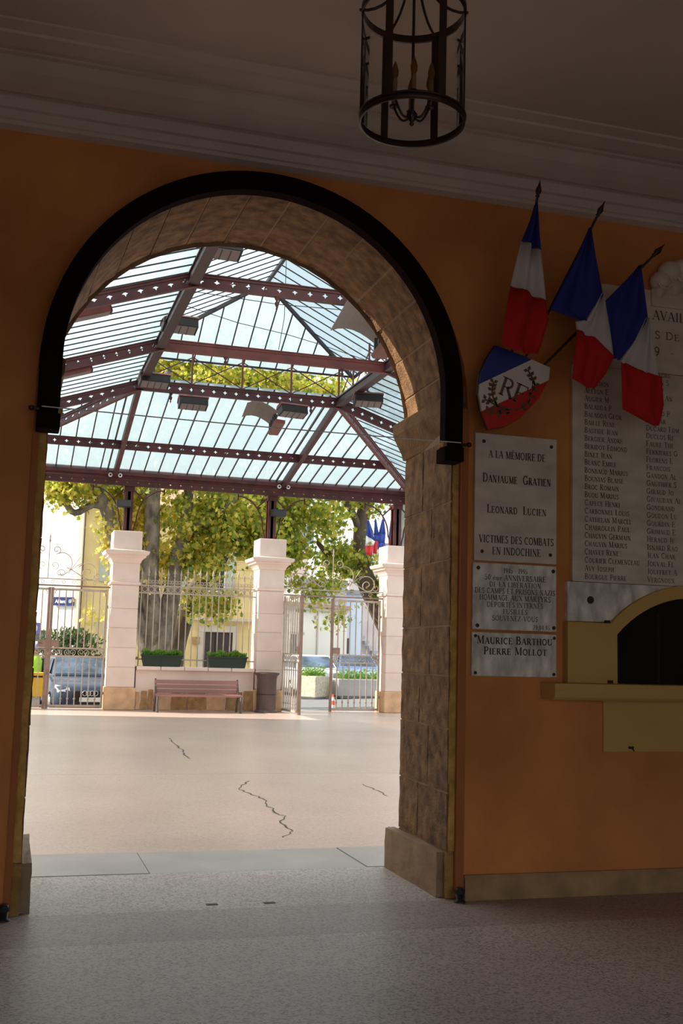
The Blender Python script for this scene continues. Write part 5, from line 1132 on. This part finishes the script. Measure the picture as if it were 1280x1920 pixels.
# oleander behind the car
t = thing('oleander_bush', (1.7,34.5,sz(1.7,0)), 'dark oleander bush behind the parked dark car', 'bush')
b = MB()
for k in range(26):
    a = random.uniform(0,2*PI); h = random.uniform(1.5,2.35); x = 1.75+math.cos(a)*random.uniform(.1,1.0); y = 34.5+math.sin(a)*.5
    b.tube([(1.75+math.cos(a)*.1,34.5+math.sin(a)*.1,sz(1.7,0)),(x,y,sz(1.7,0)+h)], .012, 5)
b.build('stems', bark_d, t)
b = MB()
for k in range(1500):
    a = random.uniform(0,2*PI); r = random.uniform(.1,1.1); leaf_mesh(b, Vector((1.75+math.cos(a)*r, 34.5+math.sin(a)*r*.6, sz(1.7,0)+random.uniform(.7,2.35)-.25*r)), random.uniform(.14,.24), lob=False)
fast(b, 'foliage', [leaf_d], t)
# person in a hi-vis vest
px_, py_ = .66, 29.2; z0 = sz(px_,0)
t = thing('person', (px_,py_,z0), 'person in hi-vis vest and blue cap standing behind the left gate', 'person')
J = {'pel':(0,0,.95),'spine':(0,0,1.15),'chest':(0,-.01,1.36),'neck':(0,0,1.50),'head':(0,-.02,1.58),'crown':(0,-.02,1.76),
     'shl':(-.18,0,1.43),'ell':(-.25,.02,1.15),'wrl':(-.22,-.12,.95),'hal':(-.21,-.18,.88),'shr':(.18,0,1.43),'elr':(.25,.02,1.15),'wrr':(.22,-.12,.95),'har':(.21,-.18,.88),
     'hil':(-.10,0,.90),'knl':(-.11,-.02,.50),'anl':(-.11,.02,.09),'tol':(-.12,-.13,.035),'hir':(.10,0,.90),'knr':(.11,-.02,.50),'anr':(.11,.02,.09),'tor':(.12,-.13,.035)}
RD = {'pel':.14,'spine':.13,'chest':.15,'neck':.055,'head':.085,'crown':.07,'shl':.07,'ell':.048,'wrl':.035,'hal':.04,'shr':.07,'elr':.048,'wrr':.035,'har':.04,'hil':.095,'knl':.065,'anl':.045,'tol':.04,'hir':.095,'knr':.065,'anr':.045,'tor':.04}
ed = [('pel','spine'),('spine','chest'),('chest','neck'),('neck','head'),('head','crown'),('chest','shl'),('shl','ell'),('ell','wrl'),('wrl','hal'),('chest','shr'),('shr','elr'),('elr','wrr'),('wrr','har'),('pel','hil'),('hil','knl'),('knl','anl'),('anl','tol'),('pel','hir'),('hir','knr'),('knr','anr'),('anr','tor')]
kk = list(J); me = bpy.data.meshes.new('body'); me.from_pydata([J[k] for k in kk], [(kk.index(a), kk.index(c)) for a, c in ed], []); me.materials.append(skin)
bo = put('body', me, t); sk = bo.modifiers.new('skin', 'SKIN')
for i, k in enumerate(kk): me.skin_vertices[0].data[i].radius = (RD[k], RD[k]*.8); me.skin_vertices[0].data[i].use_root = (k == 'pel')
sb = bo.modifiers.new('sub', 'SUBSURF'); sb.levels = sb.render_levels = 2
def tubeat(pts, rs, name, mt, n=14): MB().tube([(px_+p[0], py_+p[1], z0+p[2]) for p in pts], rs, n).build(name, mt, t)
tubeat([(0,0,.86),(0,0,1.0),(0,0,1.2),(0,0,1.38),(0,0,1.47),(0,0,1.52)], [.185,.18,.185,.20,.16,.08], 'vest', hivis)
for s_ in (-1, 1):
    tubeat([(s_*.10,0,.93),(s_*.11,-.02,.5),(s_*.11,.02,.08)], [.115,.088,.08], 'trouser_leg', navy); tubeat([(s_*.17,0,1.44),(s_*.25,.02,1.15),(s_*.225,-.10,.98)], [.085,.066,.055], 'sleeve', navy)
    tubeat([(s_*.11,.06,.045),(s_*.12,-.17,.04)], [.055,.045], 'shoe', tyre)
tubeat([(0,-.02,1.70),(0,-.02,1.75),(0,-.02,1.80)], [.105,.10,.05], 'cap', cap_b); MB().box(px_-.08,py_-.22,z0+1.69,px_+.08,py_-.10,z0+1.705).build('cap_peak', cap_b, t)
for s_ in (-1, 1): MB().lathe([(.001,-.012),(.012,0),(.001,.012)], (px_+s_*.032,py_-.098,z0+1.645), 6).build('eye', tyre, t)
MB().lathe([(.018,-.02),(.012,.0),(.004,.03)], (px_,py_-.108,z0+1.615), 6).build('nose', skin, t); MB().box(px_-.025,py_-.10,z0+1.57,px_+.025,py_-.09,z0+1.578).build('mouth', rubble, t)

# ------------------------------------------------------------------ flags on the street post
t = thing('flag_post', (10.35,30.2,sz(10.3,0)), 'slim post holding street flags behind the right pillar', 'post')
MB().tube([(10.35,30.2,sz(10.3,0)),(10.35,30.2,4.0)], .05, 10).build('pole', gate_m, t); MB().lathe([(.09,3.85),(.11,3.95),(.09,4.05)], (10.35,30.2,0), 12).build('collar', gate_m, t)
def sflag(tip, pts, mats, label):
    w = []
    for k, (la, lb) in enumerate(zip(pts, pts[1:])):
        w.append([((la[0],30.1,la[1]),(la[2],30.05,la[3])), (((la[0]+lb[0])/2,30.1,(la[1]+lb[1])/2),((la[2]+lb[2])/2,30.05,(la[3]+lb[3])/2)), ((lb[0],30.1,lb[1]),(lb[2],30.05,lb[3]))])
    flag(label, (10.35+(tip[0]-10.35)*.1,30.15,3.95), (tip[0],30.1,tip[1]), w, group='flags on the street post', rp=.012, mats=mats, fin=False, amp=.03)
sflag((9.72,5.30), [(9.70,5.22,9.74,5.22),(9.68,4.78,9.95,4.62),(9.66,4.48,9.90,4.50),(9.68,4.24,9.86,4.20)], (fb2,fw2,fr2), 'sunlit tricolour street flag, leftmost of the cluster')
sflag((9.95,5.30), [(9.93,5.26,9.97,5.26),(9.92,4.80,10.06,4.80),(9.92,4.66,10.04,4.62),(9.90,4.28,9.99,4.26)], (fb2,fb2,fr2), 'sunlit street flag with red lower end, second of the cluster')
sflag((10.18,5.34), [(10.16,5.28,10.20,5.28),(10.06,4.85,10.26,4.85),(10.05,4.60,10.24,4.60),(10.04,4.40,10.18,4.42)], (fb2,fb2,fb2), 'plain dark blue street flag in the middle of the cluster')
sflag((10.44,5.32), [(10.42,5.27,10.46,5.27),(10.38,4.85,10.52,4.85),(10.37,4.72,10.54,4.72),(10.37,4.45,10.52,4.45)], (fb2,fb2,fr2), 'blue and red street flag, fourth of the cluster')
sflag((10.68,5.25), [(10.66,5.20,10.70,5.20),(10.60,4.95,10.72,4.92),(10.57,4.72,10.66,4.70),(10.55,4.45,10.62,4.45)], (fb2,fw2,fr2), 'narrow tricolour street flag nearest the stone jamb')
